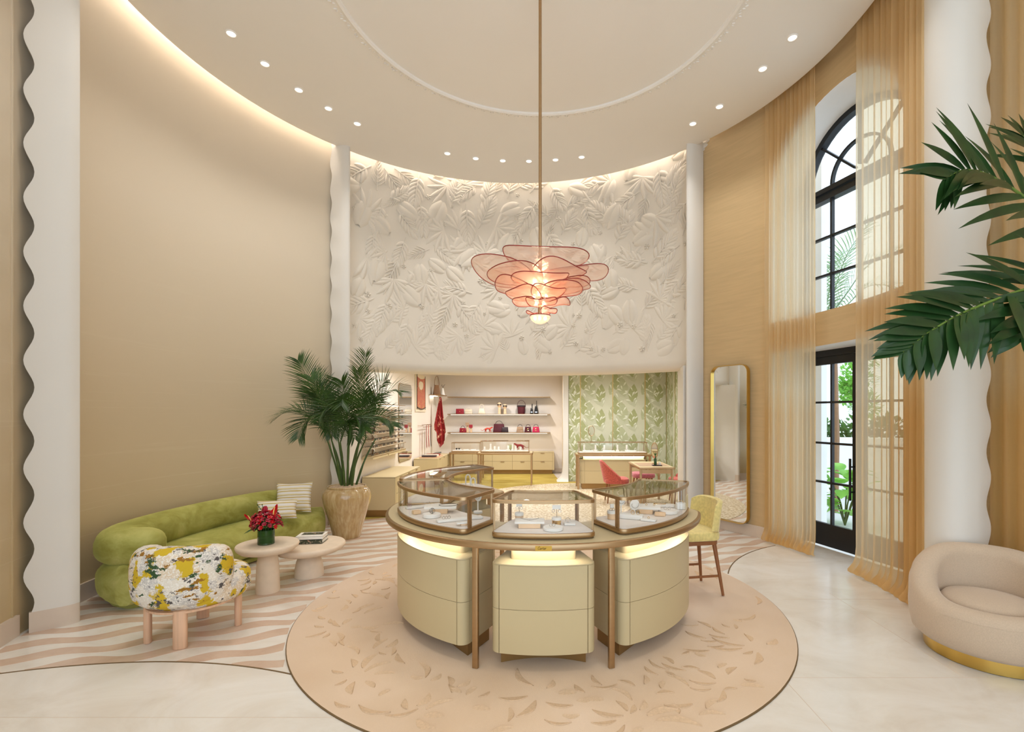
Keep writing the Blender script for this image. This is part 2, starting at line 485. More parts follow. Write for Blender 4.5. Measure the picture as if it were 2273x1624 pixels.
# ------------------------------------------------------------------ mesh builder
class MB:
    def __init__(s):
        s.v = []
        s.f = []
    def add(s, vs, fs, mat=None):
        o = len(s.v)
        s.v += [tuple(mat @ Vector(p)) for p in vs] if mat is not None else [tuple(p) for p in vs]
        s.f += [tuple(i + o for i in f) for f in fs]
        return s
    def box(s, c, d, rz=0.0, rx=0.0, ry=0.0):
        x, y, z = d[0] / 2, d[1] / 2, d[2] / 2
        vs = [(-x, -y, -z), (x, -y, -z), (x, y, -z), (-x, y, -z), (-x, -y, z), (x, -y, z), (x, y, z), (-x, y, z)]
        fs = [(3, 2, 1, 0), (4, 5, 6, 7), (0, 1, 5, 4), (1, 2, 6, 5), (2, 3, 7, 6), (3, 0, 4, 7)]
        m = Matrix.Translation(c) @ Matrix.Rotation(rz, 4, 'Z') @ Matrix.Rotation(ry, 4, 'Y') @ Matrix.Rotation(rx, 4, 'X')
        return s.add(vs, fs, m)
    def loft(s, rings, cap0=True, cap1=True, closed=True):
        n = len(rings[0])
        vs = [p for r in rings for p in r]
        fs = []
        m = n if closed else n - 1
        for i in range(len(rings) - 1):
            for j in range(m):
                k = (j + 1) % n
                fs.append((i * n + j, i * n + k, (i + 1) * n + k, (i + 1) * n + j))
        if cap0 and closed:
            fs.append(tuple(range(n))[::-1])
        if cap1 and closed:
            fs.append(tuple(range((len(rings) - 1) * n, len(rings) * n)))
        return s.add(vs, fs)
    def lathe(s, prof, c=(0, 0, 0), n=40, cap0=True, cap1=True, sx=1, sy=1):
        rings = [[(c[0] + r * cos(2 * pi * j / n) * sx, c[1] + r * sin(2 * pi * j / n) * sy, c[2] + z) for j in range(n)] for r, z in prof]
        return s.loft(rings, cap0, cap1)
    def prism(s, out, z0, z1, bev=0.0):
        if bev <= 0:
            return s.loft([[(x, y, z0) for x, y in out], [(x, y, z1) for x, y in out]])
        lv = [(bev, z0), (bev * 0.3, z0 + bev * 0.3), (0, z0 + bev), (0, z1 - bev), (bev * 0.3, z1 - bev * 0.3), (bev, z1)]
        return s.loft([[(x, y, z) for x, y in inset(out, d)] for d, z in lv])
    def tube(s, pts, r, n=8, flat=1.0, cap=True, up=(0, 0, 1)):
        pts = [Vector(p) for p in pts]
        rr = r if isinstance(r, (list, tuple)) else [r] * len(pts)
        rings = []
        side0 = None
        for i, p in enumerate(pts):
            t = (pts[min(i + 1, len(pts) - 1)] - pts[max(i - 1, 0)])
            t = t.normalized() if t.length > 1e-9 else Vector((0, 0, 1))
            u = Vector(up)
            if abs(t.dot(u)) > 0.95:
                u = Vector((1, 0, 0)) if side0 is None else side0.cross(t)
            a = t.cross(u)
            if a.length < 1e-6:
                a = t.cross(Vector((0, 1, 0)))
            a.normalize()
            if side0 is not None and a.dot(side0) < 0:
                a = -a
            side0 = a
            b = a.cross(t)
            rings.append([tuple(p + a * (rr[i] * cos(2 * pi * j / n)) + b * (rr[i] * flat * sin(2 * pi * j / n))) for j in range(n)])
        return s.loft(rings, cap, cap)
    def strip(s, pts, z0, z1, t, closed=False):
        """thin upright wall of thickness t whose outer face follows the polyline pts"""
        ins = offset_open(pts, -t) if not closed else inset(pts, t)
        rings = [[(p[0], p[1], z0), (p[0], p[1], z1), (q[0], q[1], z1), (q[0], q[1], z0)] for p, q in zip(pts, ins)]
        if closed:
            rings.append(rings[0])
            return s.loft(rings, False, False)
        return s.loft(rings)
    def grid(s, rows):
        n = len(rows[0])
        vs = [p for r in rows for p in r]
        fs = [(i * n + j, i * n + j + 1, (i + 1) * n + j + 1, (i + 1) * n + j) for i in range(len(rows) - 1) for j in range(n - 1)]
        return s.add(vs, fs)
    def ellipsoid(s, c, d, n=12, k=8, mat=None):
        vs = []
        for i in range(k + 1):
            a = -pi / 2 + pi * i / k
            for j in range(n):
                b = 2 * pi * j / n
                vs.append((d[0] * cos(a) * cos(b), d[1] * cos(a) * sin(b), d[2] * sin(a)))
        fs = [(i * n + j, i * n + (j + 1) % n, (i + 1) * n + (j + 1) % n, (i + 1) * n + j) for i in range(k) for j in range(n)]
        m = Matrix.Translation(c)
        if mat is not None:
            m = m @ mat
        return s.add(vs, fs, m)
    def mesh(s, name, mat, angle=40):
        me = bpy.data.meshes.new(name)
        me.from_pydata(s.v, [], s.f)
        bm = bmesh.new()
        bm.from_mesh(me)
        bmesh.ops.remove_doubles(bm, verts=bm.verts, dist=1e-6)
        bmesh.ops.recalc_face_normals(bm, faces=bm.faces)
        bm.to_mesh(me)
        bm.free()
        if mat is not None:
            me.materials.append(M[mat] if isinstance(mat, str) else mat)
        if angle:
            me.polygons.foreach_set('use_smooth', [True] * len(me.polygons))
            me.set_sharp_from_angle(angle=R(angle))
        return me
    def obj(s, name, mat, parent=None, loc=None, rz=0.0, angle=40, kind=None, label=None):
        o = bpy.data.objects.new(name, s.mesh(name, mat, angle))
        COL.objects.link(o)
        if parent is not None:
            o.parent = parent
        if loc is not None:
            o.location = loc
        if rz:
            o.rotation_euler = (0, 0, rz)
        if kind:
            o['kind'] = kind
        if label:
            o['label'] = label
        return o

def inset(out, d):
    n = len(out)
    res = []
    for i in range(n):
        a, b, c = out[i - 1], out[i], out[(i + 1) % n]
        e1 = Vector((b[0] - a[0], b[1] - a[1]))
        e2 = Vector((c[0] - b[0], c[1] - b[1]))
        if e1.length < 1e-9 or e2.length < 1e-9:
            res.append(b)
            continue
        e1.normalize()
        e2.normalize()
        n1 = Vector((-e1.y, e1.x))
        n2 = Vector((-e2.y, e2.x))
        m = n1 + n2
        if m.length < 1e-6:
            m = n1
        m.normalize()
        k = d / max(0.35, m.dot(n1))
        res.append((b[0] + m.x * k, b[1] + m.y * k))
    return res

def offset_open(pts, d):
    """offset to the right of travel by d (outer side for a CCW outline)"""
    n = len(pts)
    res = []
    for i in range(n):
        a, c = pts[max(0, i - 1)], pts[min(n - 1, i + 1)]
        e = Vector((c[0] - a[0], c[1] - a[1]))
        e.normalize()
        res.append((pts[i][0] + e.y * d, pts[i][1] - e.x * d))
    return res

def rrect(w, d, r, n=5, cx=0, cy=0):
    out = []
    for k, (sx, sy) in enumerate([(1, -1), (1, 1), (-1, 1), (-1, -1)]):
        for i in range(n + 1):
            a = -pi / 2 + k * pi / 2 + (pi / 2) * i / n
            out.append((cx + sx * (w / 2 - r) + r * cos(a), cy + sy * (d / 2 - r) + r * sin(a)))
    return out

def circ(r, n=32, cx=0, cy=0):
    return [(cx + r * cos(2 * pi * i / n), cy + r * sin(2 * pi * i / n)) for i in range(n)]

def catmull(pts, n=8):
    P = [Vector(p) for p in pts]
    P = [P[0] * 2 - P[1]] + P + [P[-1] * 2 - P[-2]]
    out = []
    for i in range(1, len(P) - 2):
        for k in range(n):
            t = k / n
            a, b, c, d = P[i - 1], P[i], P[i + 1], P[i + 2]
            out.append(0.5 * ((2 * b) + (c - a) * t + (2 * a - 5 * b + 4 * c - d) * t * t + (3 * b - a - 3 * c + d) * t ** 3))
    out.append(P[-2])
    return out

def tag(o, label=None, cat=None, group=None, kind=None):
    if label: o['label'] = label
    if cat: o['category'] = cat
    if group: o['group'] = group
    if kind: o['kind'] = kind
    return o

def thing(name, label, cat, loc=(0, 0, 0), rz=0.0, group=None):
    o = bpy.data.objects.new(name, None)
    o.empty_display_size = 0.1
    COL.objects.link(o)
    o.location = loc
    o.rotation_euler = (0, 0, rz)
    return tag(o, label, cat, group)

def inst(src_mesh, name, parent=None, loc=(0, 0, 0), rz=0.0, scale=None, matrix=None):
    o = bpy.data.objects.new(name, src_mesh)
    COL.objects.link(o)
    if parent is not None:
        o.parent = parent
    if matrix is not None:
        o.matrix_local = matrix
    else:
        o.location = loc
        o.rotation_euler = (0, 0, rz)
        if scale:
            o.scale = scale
    return o

def dup(root, loc=None, rz=None, label=None):
    r = root.copy()
    COL.objects.link(r)
    if loc is not None: r.location = loc
    if rz is not None: r.rotation_euler = (0, 0, rz)
    if label: r['label'] = label
    for ch in list(root.children):
        c = ch.copy()
        COL.objects.link(c)
        c.parent = r
        for g in list(ch.children):
            d = g.copy()
            COL.objects.link(d)
            d.parent = c
    return r

def struct(o):
    o['kind'] = 'structure'
    return o

CX, CY, RW = -0.4, 4.88, 3.8
def pol(r, deg):
    return (CX + r * cos(R(deg)), CY + r * sin(R(deg)))
def arc(r, a0, a1, n):
    return [pol(r, a0 + (a1 - a0) * i / n) for i in range(n + 1)]

# ------------------------------------------------------------------ room shell
def wallarc(name, r, a0, a1, n, z0, z1, mat, kind='structure', t=0.08):
    mb = MB()
    rings = []
    for i in range(n + 1):
        a = a0 + (a1 - a0) * i / n
        (x, y), (X, Y) = pol(r, a), pol(r + t, a)
        rings.append([(x, y, z0), (x, y, z1), (X, Y, z1), (X, Y, z0)])
    mb.loft(rings)
    o = mb.obj(name, mat)
    o['kind'] = kind
    return o

TOP = 6.05
# floor: one cream marble slab with pink marble wave bands laid in it
mb = MB()
mb.prism([(-3.75, -3.6), (5.4, -3.6), (5.4, 1.8), (4.55, 2.98), (3.42, 6.70), (3.25, 8.0), (3.25, 14.15), (-3.1, 14.15), (-3.1, 8.3), (-4.3, 6.0), (-4.3, 3.0), (-3.75, 2.4)], -0.12, 0.0)
floor = mb.obj('floor', 'marble', angle=0)
struct(floor)

def in_room(x, y):
    if math.hypot(x - CX, y - CY) < RW - 0.02:
        return True
    return -2.9 < x < 2.2 and 7.4 < y < 8.15
def in_bands(x, y):
    if not in_room(x, y) or y > 8.1:
        return False
    if math.hypot(x, y - 4.43) < 2.07: return False
    if math.hypot(x + 2.6, y - 0.33) < 3.0: return False
    if math.hypot(x - 4.0, y - 4.3) < 2.2: return False
    if y < 2.9 and x < 1: return False
    if x > 0 and y < 4.9: return False
    return True
BA = R(21.5)
bd, bn = Vector((cos(BA), sin(BA))), Vector((-sin(BA), cos(BA)))
PER = 0.235
for k in range(8, 46):
    run = []
    def flush():
        global run
        if len(run) >= 4:
            mb = MB()
            rings = []
            for (u, lo, hi) in run:
                a, b = bd * u + bn * lo, bd * u + bn * hi
                rings.append([(a.x, a.y, 0.0), (a.x, a.y, 0.0016), (b.x, b.y, 0.0016), (b.x, b.y, 0.0)])
            mb.loft(rings)
            mb.obj('marble_band', 'marblepink', floor, angle=0)
        run = []
    for i in range(-173, 306):
        u = i * 0.03
        ph = 2 * pi * u / 0.62 + k * 2.1
        mid = k * PER + 0.036 * sin(ph) + 0.01 * sin(ph * 0.5 + k)
        wd = PER * 0.5 + 0.02 * sin(ph * 1.0 + 1.2)
        ins = []
        for q in range(11):
            vv = mid - wd / 2 + wd * q / 10
            p = bd * u + bn * vv
            if in_bands(p.x, p.y):
                ins.append(vv)
        if len(ins) >= 2:
            run.append((u, ins[0], ins[-1]))
        else:
            flush()
    flush()
# brass inlay lines that bound the wave field
def inlay(cx, cy, r, a0, a1, name='inlay_line'):
    mb = MB()
    rings = []
    for i in range(61):
        a = R(a0 + (a1 - a0) * i / 60)
        rings.append([(cx + (r + e) * cos(a), cy + (r + e) * sin(a), z) for e, z in ((-0.006, 0.0), (-0.006, 0.002), (0.006, 0.002), (0.006, 0.0))])
    mb.loft(rings)
    mb.obj(name, 'gap', floor, angle=0)
inlay(-2.6, 0.33, 3.0, 61, 130)
inlay(4.0, 4.3, 2.2, 117, 157)
# large cream slabs in front: fine open joints
for (x0, y0, x1, y1) in [(-4.0, 2.72, -1.1, 2.72), (1.2, 3.13, 3.6, 3.13), (1.55, 2.2, 1.55, 3.13), (2.72, 3.13, 2.72, 4.6), (2.2, 4.45, 3.4, 4.45)]:
    L = math.hypot(x1 - x0, y1 - y0)
    mb = MB().box((0, 0, 0.0005), (L, 0.004, 0.001))
    mb.obj('slab_joint', 'baseboard', floor, loc=((x0 + x1) / 2, (y0 + y1) / 2, 0), rz=math.atan2(y1 - y0, x1 - x0), angle=0)
# back-room floor finishes
mb = MB()
mb.prism([(-2.9, 7.75), (-1.75, 8.35), (3.05, 8.35), (3.05, 12.1), (0.45, 12.1), (0.3, 13.95), (-2.9, 13.95)], 0.0, 0.008)
tag(mb.obj('carpet', 'carpet', angle=0), 'mottled yellow fitted carpet across the boutique behind the round counter', 'carpet')
mb = MB()
mb.prism(circ(2.45, 64, 0.95, 9.35), 0.0, 0.012)
mos = mb.obj('mosaic_inlay', 'mosaic', floor, angle=0)

# walls
wl = MB()
rings = []
P0 = [pol(RW, 134.6 + (215 - 134.6) * i / 72) for i in range(73)] + [(-3.62, 1.0), (-3.62, -3.6)]
Q0 = [pol(RW + 0.1, 134.6 + (215 - 134.6) * i / 72) for i in range(73)] + [(-3.75, 1.0), (-3.75, -3.6)]
wl.loft([[(p[0], p[1], 0), (p[0], p[1], TOP), (q[0], q[1], TOP), (q[0], q[1], 0)] for p, q in zip(P0, Q0)])
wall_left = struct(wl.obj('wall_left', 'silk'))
# wallpaper seam drops and the narrow edge bead at the near end
mb = MB()
rr = pol(RW - 0.004, 198.6)
mb.box((rr[0], rr[1], TOP / 2), (0.012, 0.012, TOP), R(198.6))
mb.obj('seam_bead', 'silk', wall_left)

# window wall: curved, with a tall door opening and an arched window opening over it
OA, OB = 24.8, -4.8
def arch_z(a):
    u = (a - (OA + OB) / 2) / ((OA - OB) / 2)
    return 4.5 + 0.92 * math.sqrt(max(0, 1 - u * u))
wr = MB()
def colwall(a, b, spans):
    for (za0, za1, zb0, zb1) in spans:
        p, q = pol(RW, a), pol(RW, b)
        wr.add([(p[0], p[1], za0), (q[0], q[1], zb0), (q[0], q[1], zb1), (p[0], p[1], za1)], [(0, 1, 2, 3)])
A = [44.0 - (44.0 - OA) * i / 14 for i in range(15)]
for a, b in zip(A, A[1:]):
    colwall(a, b, [(0, TOP, 0, TOP)])
uu = [-cos(pi * i / 36) for i in range(37)]
A = [(OA + OB) / 2 - u * (OA - OB) / 2 for u in uu]
for a, b in zip(A, A[1:]):
    colwall(a, b, [(2.5, 2.9, 2.5, 2.9), (arch_z(a), TOP, arch_z(b), TOP)])
ends = [pol(RW, OB - 7.2 * i / 5) for i in range(6)] + [(3.72, 4.10), (5.3, 1.9), (5.3, -3.6)]
for p, q in zip(ends, ends[1:]):
    wr.add([(p[0], p[1], 0), (q[0], q[1], 0), (q[0], q[1], TOP), (p[0], p[1], TOP)], [(0, 1, 2, 3)])
wall_right = struct(wr.obj('wall_right', 'tanwall', angle=30))

NV, TV = Vector((0.956, 0.294)), Vector((-0.294, 0.956))
FD, S0, HW = 4.22, -0.38, 0.79
SPR = 4.58
def fp(s, n, z):
    p = Vector((CX, CY)) + NV * (FD + n) + TV * s
    return (p.x, p.y, z)
# white reveals linking the wall face to the frames
def reveal(name, inner, outer):
    mb = MB()
    mb.loft([inner, outer], False, False)
    return struct(mb.obj(name, 'extwhite', angle=30))
N_ = 30
wi, wo = [], []
for i in range(9):
    t = i / 8
    wi.append((*pol(RW, OA), 2.9 + 1.6 * t)); wo.append(fp(S0 + HW, 0, 2.93 + (SPR - 2.93) * t))
for i in range(1, N_):
    u = -cos(pi * i / N_)
    a = (OA + OB) / 2 - u * (OA - OB) / 2
    wi.append((*pol(RW, a), arch_z(a))); wo.append(fp(S0 - u * HW, 0, SPR + HW * math.sqrt(1 - u * u)))
for i in range(9):
    t = 1 - i / 8
    wi.append((*pol(RW, OB), 2.9 + 1.6 * t)); wo.append(fp(S0 - HW, 0, 2.93 + (SPR - 2.93) * t))
for i in range(1, 10):
    t = i / 10
    wi.append((*pol(RW, OB + (OA - OB) * t), 2.9)); wo.append(fp(S0 - HW + 2 * HW * t, 0, 2.93))
reveal('trim_5', wi, wo)
di, do = [], []
for i in range(5):
    di.append((*pol(RW, OA), 2.5 * i / 4)); do.append(fp(S0 + HW, 0, 2.5 * i / 4))
for i in range(1, 12):
    di.append((*pol(RW, OA + (OB - OA) * i / 12), 2.5)); do.append(fp(S0 + HW - 2 * HW * i / 12, 0, 2.5))
for i in range(5):
    di.append((*pol(RW, OB), 2.5 * (1 - i / 4))); do.append(fp(S0 - HW, 0, 2.5 * (1 - i / 4)))
mb = MB()
mb.loft([di, do], False, False, closed=False)
struct(mb.obj('trim_6', 'extwhite', angle=30))

def fbar(mb, s0, z0, s1, z1, w, n0=0.0, n1=0.06):
    """straight bar in the facade plane"""
    d = Vector((s1 - s0, z1 - z0)).normalized()
    e = Vector((-d.y, d.x)) * (w / 2)
    rings = []
    for s, z in ((s0, z0), (s1, z1)):
        rings.append([fp(s + e.x, n0, z + e.y), fp(s - e.x, n0, z - e.y), fp(s - e.x, n1, z - e.y), fp(s + e.x, n1, z + e.y)])
    mb.loft(rings)
def fpanel(mb, poly, n0, n1):
    mb.loft([[fp(s, n0, z) for s, z in poly], [fp(s, n1, z) for s, z in poly]])
def farc(mb, r, a0, a1, w, n0, n1, k=24):
    rings = []
    for i in range(k + 1):
        a = R(a0 + (a1 - a0) * i / k)
        rings.append([fp(S0 + (r + e) * cos(a), n, SPR + (r + e) * sin(a)) for e, n in ((w / 2, n0), (-w / 2, n0), (-w / 2, n1), (w / 2, n1))])
    mb.loft(rings)
win = bpy.data.objects.new('window_1', None)
COL.objects.link(win)
struct(win)
win['label'] = 'tall black steel arched window above the garden door'
mb = MB()
farc(mb, HW - 0.03, 0, 180, 0.07, -0.02, 0.08)
for sg in (1, -1):
    fbar(mb, S0 + sg * (HW - 0.03), 2.93, S0 + sg * (HW - 0.03), SPR, 0.06, -0.02, 0.08)
fbar(mb, S0 - HW, 2.96, S0 + HW, 2.96, 0.06, -0.02, 0.08)
mb.obj('frame', 'black', win)
mb = MB()
for z, w, n0 in ((4.53, 0.06, -0.03), (4.47, 0.035, 0.0), (4.43, 0.05, -0.02)):
    fbar(mb, S0 - HW, z, S0 + HW, z, w, n0, 0.09)
mb.obj('transom', 'black', win)
for s in (-0.38, 0, 0.38):
    MB_ = MB(); fbar(MB_, S0 + s, 2.95, S0 + s, 4.44, 0.026, 0.0, 0.05); MB_.obj('mullion', 'black', win)
for z in (3.46, 3.94):
    MB_ = MB(); fbar(MB_, S0 - HW, z, S0 + HW, z, 0.026, 0.0, 0.05); MB_.obj('glazing_bar', 'black', win)
MB_ = MB(); farc(MB_, 0.38, 0, 180, 0.028, 0.0, 0.05); MB_.obj('fan_arc', 'black', win)
for a in (45, 90, 135):
    MB_ = MB()
    fbar(MB_, S0 + (0.0 if a != 90 else 0.38) * cos(R(a)) + 0.08 * cos(R(a)), SPR + 0.08 * sin(R(a)), S0 + (HW - 0.05) * cos(R(a)), SPR + (HW - 0.05) * sin(R(a)), 0.026, 0.0, 0.05)
    MB_.obj('fan_bar', 'black', win)
cols = [-HW + 0.05, -0.38, 0, 0.38, HW - 0.05]
rows = [2.97, 3.46, 3.94, 4.41]
for i in range(4):
    for j in range(3):
        mb = MB(); fpanel(mb, [(S0 + cols[i], rows[j]), (S0 + cols[i + 1], rows[j]), (S0 + cols[i + 1], rows[j + 1]), (S0 + cols[i], rows[j + 1])], 0.02, 0.026)
        mb.obj('pane', 'winglass', win, angle=0)
for k in range(4):
    for r0, r1 in ((0.02, 0.38), (0.38, HW - 0.05)):
        poly = [(S0 + r0 * cos(R(45 * k + 9 * i)), SPR + r0 * sin(R(45 * k + 9 * i))) for i in range(6)]
        poly += [(S0 + r1 * cos(R(45 * k + 9 * i)), SPR + r1 * sin(R(45 * k + 9 * i))) for i in range(5, -1, -1)]
        mb = MB(); fpanel(mb, poly, 0.02, 0.026)
        mb.obj('pane', 'winglass', win, angle=0)

door = bpy.data.objects.new('door_1', None)
COL.objects.link(door)
struct(door)
door['label'] = 'glazed black steel garden door between the curtains'
mb = MB()
fbar(mb, S0 - HW, 2.46, S0 + HW, 2.46, 0.08, -0.02, 0.09)
for sg in (1, -1):
    fbar(mb, S0 + sg * (HW - 0.02), 0, S0 + sg * (HW - 0.02), 2.46, 0.04, -0.02, 0.09)
mb.obj('frame', 'black', door)
for sg in (1, -1):
    a, b = (S0 + 0.01, S0 + HW - 0.04) if sg > 0 else (S0 - HW + 0.04, S0 - 0.01)
    lf = MB()
    for s in (a + 0.035, b - 0.035):
        fbar(lf, s, 0.012, s, 2.42, 0.07, 0.0, 0.05)
    fbar(lf, a, 0.155, b, 0.155, 0.285, 0.001, 0.049)
    fbar(lf, a, 2.37, b, 2.37, 0.10, 0.001, 0.049)
    leaf = lf.obj('door_leaf', 'black', door)
    m = (a + b) / 2
    zz = [0.297, 0.82, 1.32, 1.84, 2.325]
    for z in zz[1:-1]:
        q = MB(); fbar(q, a + 0.07, z, b - 0.07, z, 0.026, 0.005, 0.045); q.obj('glazing_bar', 'black', leaf)
    q = MB(); fbar(q, m, 0.297, m, 2.325, 0.026, 0.004, 0.046); q.obj('mullion', 'black', leaf)
    for x0, x1 in ((a + 0.07, m), (m, b - 0.07)):
        for z0, z1 in zip(zz, zz[1:]):
            q = MB(); fpanel(q, [(x0, z0), (x1, z0), (x1, z1), (x0, z1)], 0.02, 0.026); q.obj('pane', 'winglass', leaf, angle=0)
    q = MB()
    hs = (a if sg > 0 else b) + sg * 0.05
    q.tube([fp(hs, -0.06, 0.66), fp(hs, -0.06, 1.16)], 0.014, 8)
    for z in (0.76, 1.06):
        q.tube([fp(hs, -0.06, z), fp(hs, 0.01, z)], 0.009, 6)
    q.obj('handle', 'black', leaf)

# relief wall over the opening, with a soft rolled lower edge
def relief_profile():
    return [(RW, TOP), (RW, 2.62), (RW - 0.012, 2.54), (RW - 0.005, 2.47), (RW + 0.03, 2.415), (RW + 0.09, 2.395), (RW + 0.36, 2.395), (RW + 0.42, 2.5), (RW + 0.42, TOP)]
mb = MB()
rings = []
for i in range(61):
    a = 43.2 + (135.4 - 43.2) * i / 60
    rings.append([(*pol(r, a), z) for r, z in relief_profile()])
mb.loft(rings)
wall_back = struct(mb.obj('wall_back', 'relief', angle=50))

# pilasters: convex plaster fins with a scalloped outer edge and a marble foot
def pilaster(name, pts, wave_dir, amp=0.03, per=0.417, ph=0.0, z1=5.8, back=None):
    """pts: plan polyline, last point is the scalloped edge"""
    p = [Vector((x, y, 0)) for x, y in pts]
    sm = catmull(p, 6)
    root = bpy.data.objects.new(name, None)
    COL.objects.link(root)
    struct(root)
    wd = Vector((wave_dir[0], wave_dir[1], 0)).normalized()
    L = len(sm)
    e_ = sm[L // 2 + 1] - sm[L // 2 - 1]
    SG = 1 if Vector((-e_.y, e_.x, 0)).dot(sm[L // 2] - Vector((CX, CY, 0))) > 0 else -1
    nz = int((z1 - 0.16) / (per / 12))
    rows = []
    for k in range(nz + 1):
        z = 0.16 + (z1 - 0.16) * k / nz
        off = amp * sin(2 * pi * z / per + ph)
        row = []
        for i, q in enumerate(sm):
            w = max(0, (i / (L - 1) - 0.55) / 0.45) ** 1.5
            qq = q + wd * (off * w)
            row.append((qq.x, qq.y, z))
        inn = []
        c = Vector((CX, CY, 0))
        for i in range(L - 1, -1, -1):
            q = Vector(row[i])
            e = Vector(row[min(i + 1, L - 1)]) - Vector(row[max(i - 1, 0)])
            nn = Vector((-e.y, e.x, 0)).normalized() * SG
            inn.append(tuple(q + nn * 0.03))
        rows.append(row + inn)
    m = MB()
    m.loft(rows)
    m.obj('fin', 'column', root, angle=40)
    base = []
    for z in (0.0, 0.16):
        row = [(q.x, q.y, z) for q in sm]
        cc = Vector((CX, CY, 0))
        inn = []
        for i in range(L - 1, -1, -1):
            q = sm[i]
            e = sm[min(i + 1, L - 1)] - sm[max(i - 1, 0)]
            nn = Vector((-e.y, e.x, 0)).normalized() * SG
            inn.append((q.x + nn.x * 0.03, q.y + nn.y * 0.03, z))
        base.append(row + inn)
    MB().loft(base).obj('marble_foot', 'baseboard', root)
    return root
pilaster('trim_1', [pol(3.80, 135.0), pol(3.62, 134.95), pol(3.52, 135.25), pol(3.50, 136.0), pol(3.56, 137.1), pol(3.66, 137.9), pol(3.74, 138.35)], (-0.75, 0.66), 0.03, ph=0.5)
pilaster('trim_2', [pol(3.80, 43.4), pol(3.62, 43.6), pol(3.52, 43.3), pol(3.50, 42.7), pol(3.56, 41.8), pol(3.68, 41.3), pol(3.78, 41.2)], (0.3, -0.9), 0.0)
pilaster('trim_3', [pol(3.82, 194.3), pol(3.62, 194.4), pol(3.51, 194.75), pol(3.50, 195.2), pol(3.54, 196.0), pol(3.64, 196.85), pol(3.735, 197.5)], (-0.75, -0.66), 0.030, ph=1.2)
pilaster('trim_4', [(3.30, 4.22), (3.215, 4.08), (3.205, 3.98), (3.25, 3.89), (3.34, 3.845), (3.45, 3.85), (3.54, 3.885), (3.60, 3.92)], (0.94, 0.34), 0.030, ph=2.6)

def baseb(name, r, a0, a1):
    return wallarc(name, r, a0, a1, 40, 0, 0.16, 'baseboard', t=0.03)
baseb('baseboard_left', RW - 0.022, 138.8, 194.3)
baseb('baseboard_front', RW - 0.022, 197.8, 214)
baseb('baseboard_right', RW - 0.022, 25.6, 41.3)

# ceiling: round plaster disc hung below the cove slot, plain roof above
mb = MB()
mb.lathe([(0.0, CEIL), (3.62, CEIL), (3.65, CEIL + 0.012), (3.65, CEIL + 0.10), (0.0, CEIL + 0.10)], (CX, CY, 0), 128, False, False)
ceiling = struct(mb.obj('ceiling', 'ceiling', angle=40))
mb = MB()
mb.prism([(-3.75, -3.6), (5.35, -3.6), (5.35, 1.9), (3.75, 4.05)] + [pol(4.0, a) for a in range(-8, 27, 5)] + [pol(4.25, a) for a in range(30, 216, 5)], TOP, TOP + 0.1)
mb.obj('roof_slab', 'ceiling', ceiling, angle=0)
# cove lamps on top of the disc edge
mb = MB()
rings = []
for i in range(121):
    a = 43.5 + (214 - 43.5) * i / 120
    rings.append([(*pol(r, a), z) for r, z in ((3.705, TOP - 0.03), (3.705, TOP - 0.005), (3.74, TOP - 0.005), (3.74, TOP - 0.03))])
mb.loft(rings)
tag(mb.obj('cove_light', 'cove'), 'hidden warm light strip washing the top of the curved wall', 'light strip')
# ceiling rose ring: smooth lip and a band of small carved leaves
ring = bpy.data.objects.new('trim_7', None)
COL.objects.link(ring)
struct(ring)
RC = (-0.02, 4.55)
mb = MB()
rings = []
for i in range(161):
    a = 2 * pi * i / 160
    rings.append([(RC[0] + r * cos(a), RC[1] + r * sin(a), z) for r, z in ((1.95, CEIL + 0.005), (1.955, CEIL - 0.022), (1.975, CEIL - 0.034), (2.0, CEIL - 0.02), (2.03, CEIL - 0.008), (2.075, CEIL - 0.004), (2.08, CEIL + 0.005))])
mb.loft(rings, False, False)
mb.obj('ring_moulding', 'ceiling', ring)
mb = MB()
for i in range(420):
    a = 2 * pi * i / 420
    r = 2.035 + 0.022 * sin(i * 1.7)
    mb.ellipsoid((RC[0] + r * cos(a), RC[1] + r * sin(a), CEIL - 0.008), (0.018, 0.008, 0.012), 6, 4, Matrix.Rotation(a + random.uniform(-0.8, 0.8), 4, 'Z'))
mb.obj('carved_leaves', 'ceiling', ring, kind='stuff')

# downlights set in the ceiling
dl = MB()
dl.lathe([(0.056, 0.0), (0.056, -0.006), (0.046, -0.010), (0.043, -0.006), (0.043, -0.002)], n=20, cap0=False, cap1=False)
trimm = dl.mesh('downlight_trim', 'ceiling')
df = MB()
df.lathe([(0.0, -0.0015), (0.044, -0.0015)], n=20, cap0=False, cap1=False)
facem = df.mesh('downlight_lens', 'downface')
zones = ['over the curved silk wall'] * 5 + ['before the leaf relief wall'] * 6 + ['near the tall arched window'] * 4
cnt = {}
tot = {'over the curved silk wall': 5, 'before the leaf relief wall': 6, 'near the tall arched window': 4}
nm = ['first', 'second', 'third', 'fourth', 'fifth', 'sixth']
for (x, y), zn in zip(DOWN, zones):
    i = cnt.get(zn, 0)
    cnt[zn] = i + 1
    t = thing('downlight', f'round recessed white downlight {zn}, {nm[i]} of {nm[tot[zn]-1].replace("fifth","five").replace("sixth","six").replace("fourth","four")} from the left', 'downlight', (x, y, CEIL), 0, 'ceiling downlights')
    inst(trimm, 'trim_ring', t)
    inst(facem, 'lens', t)

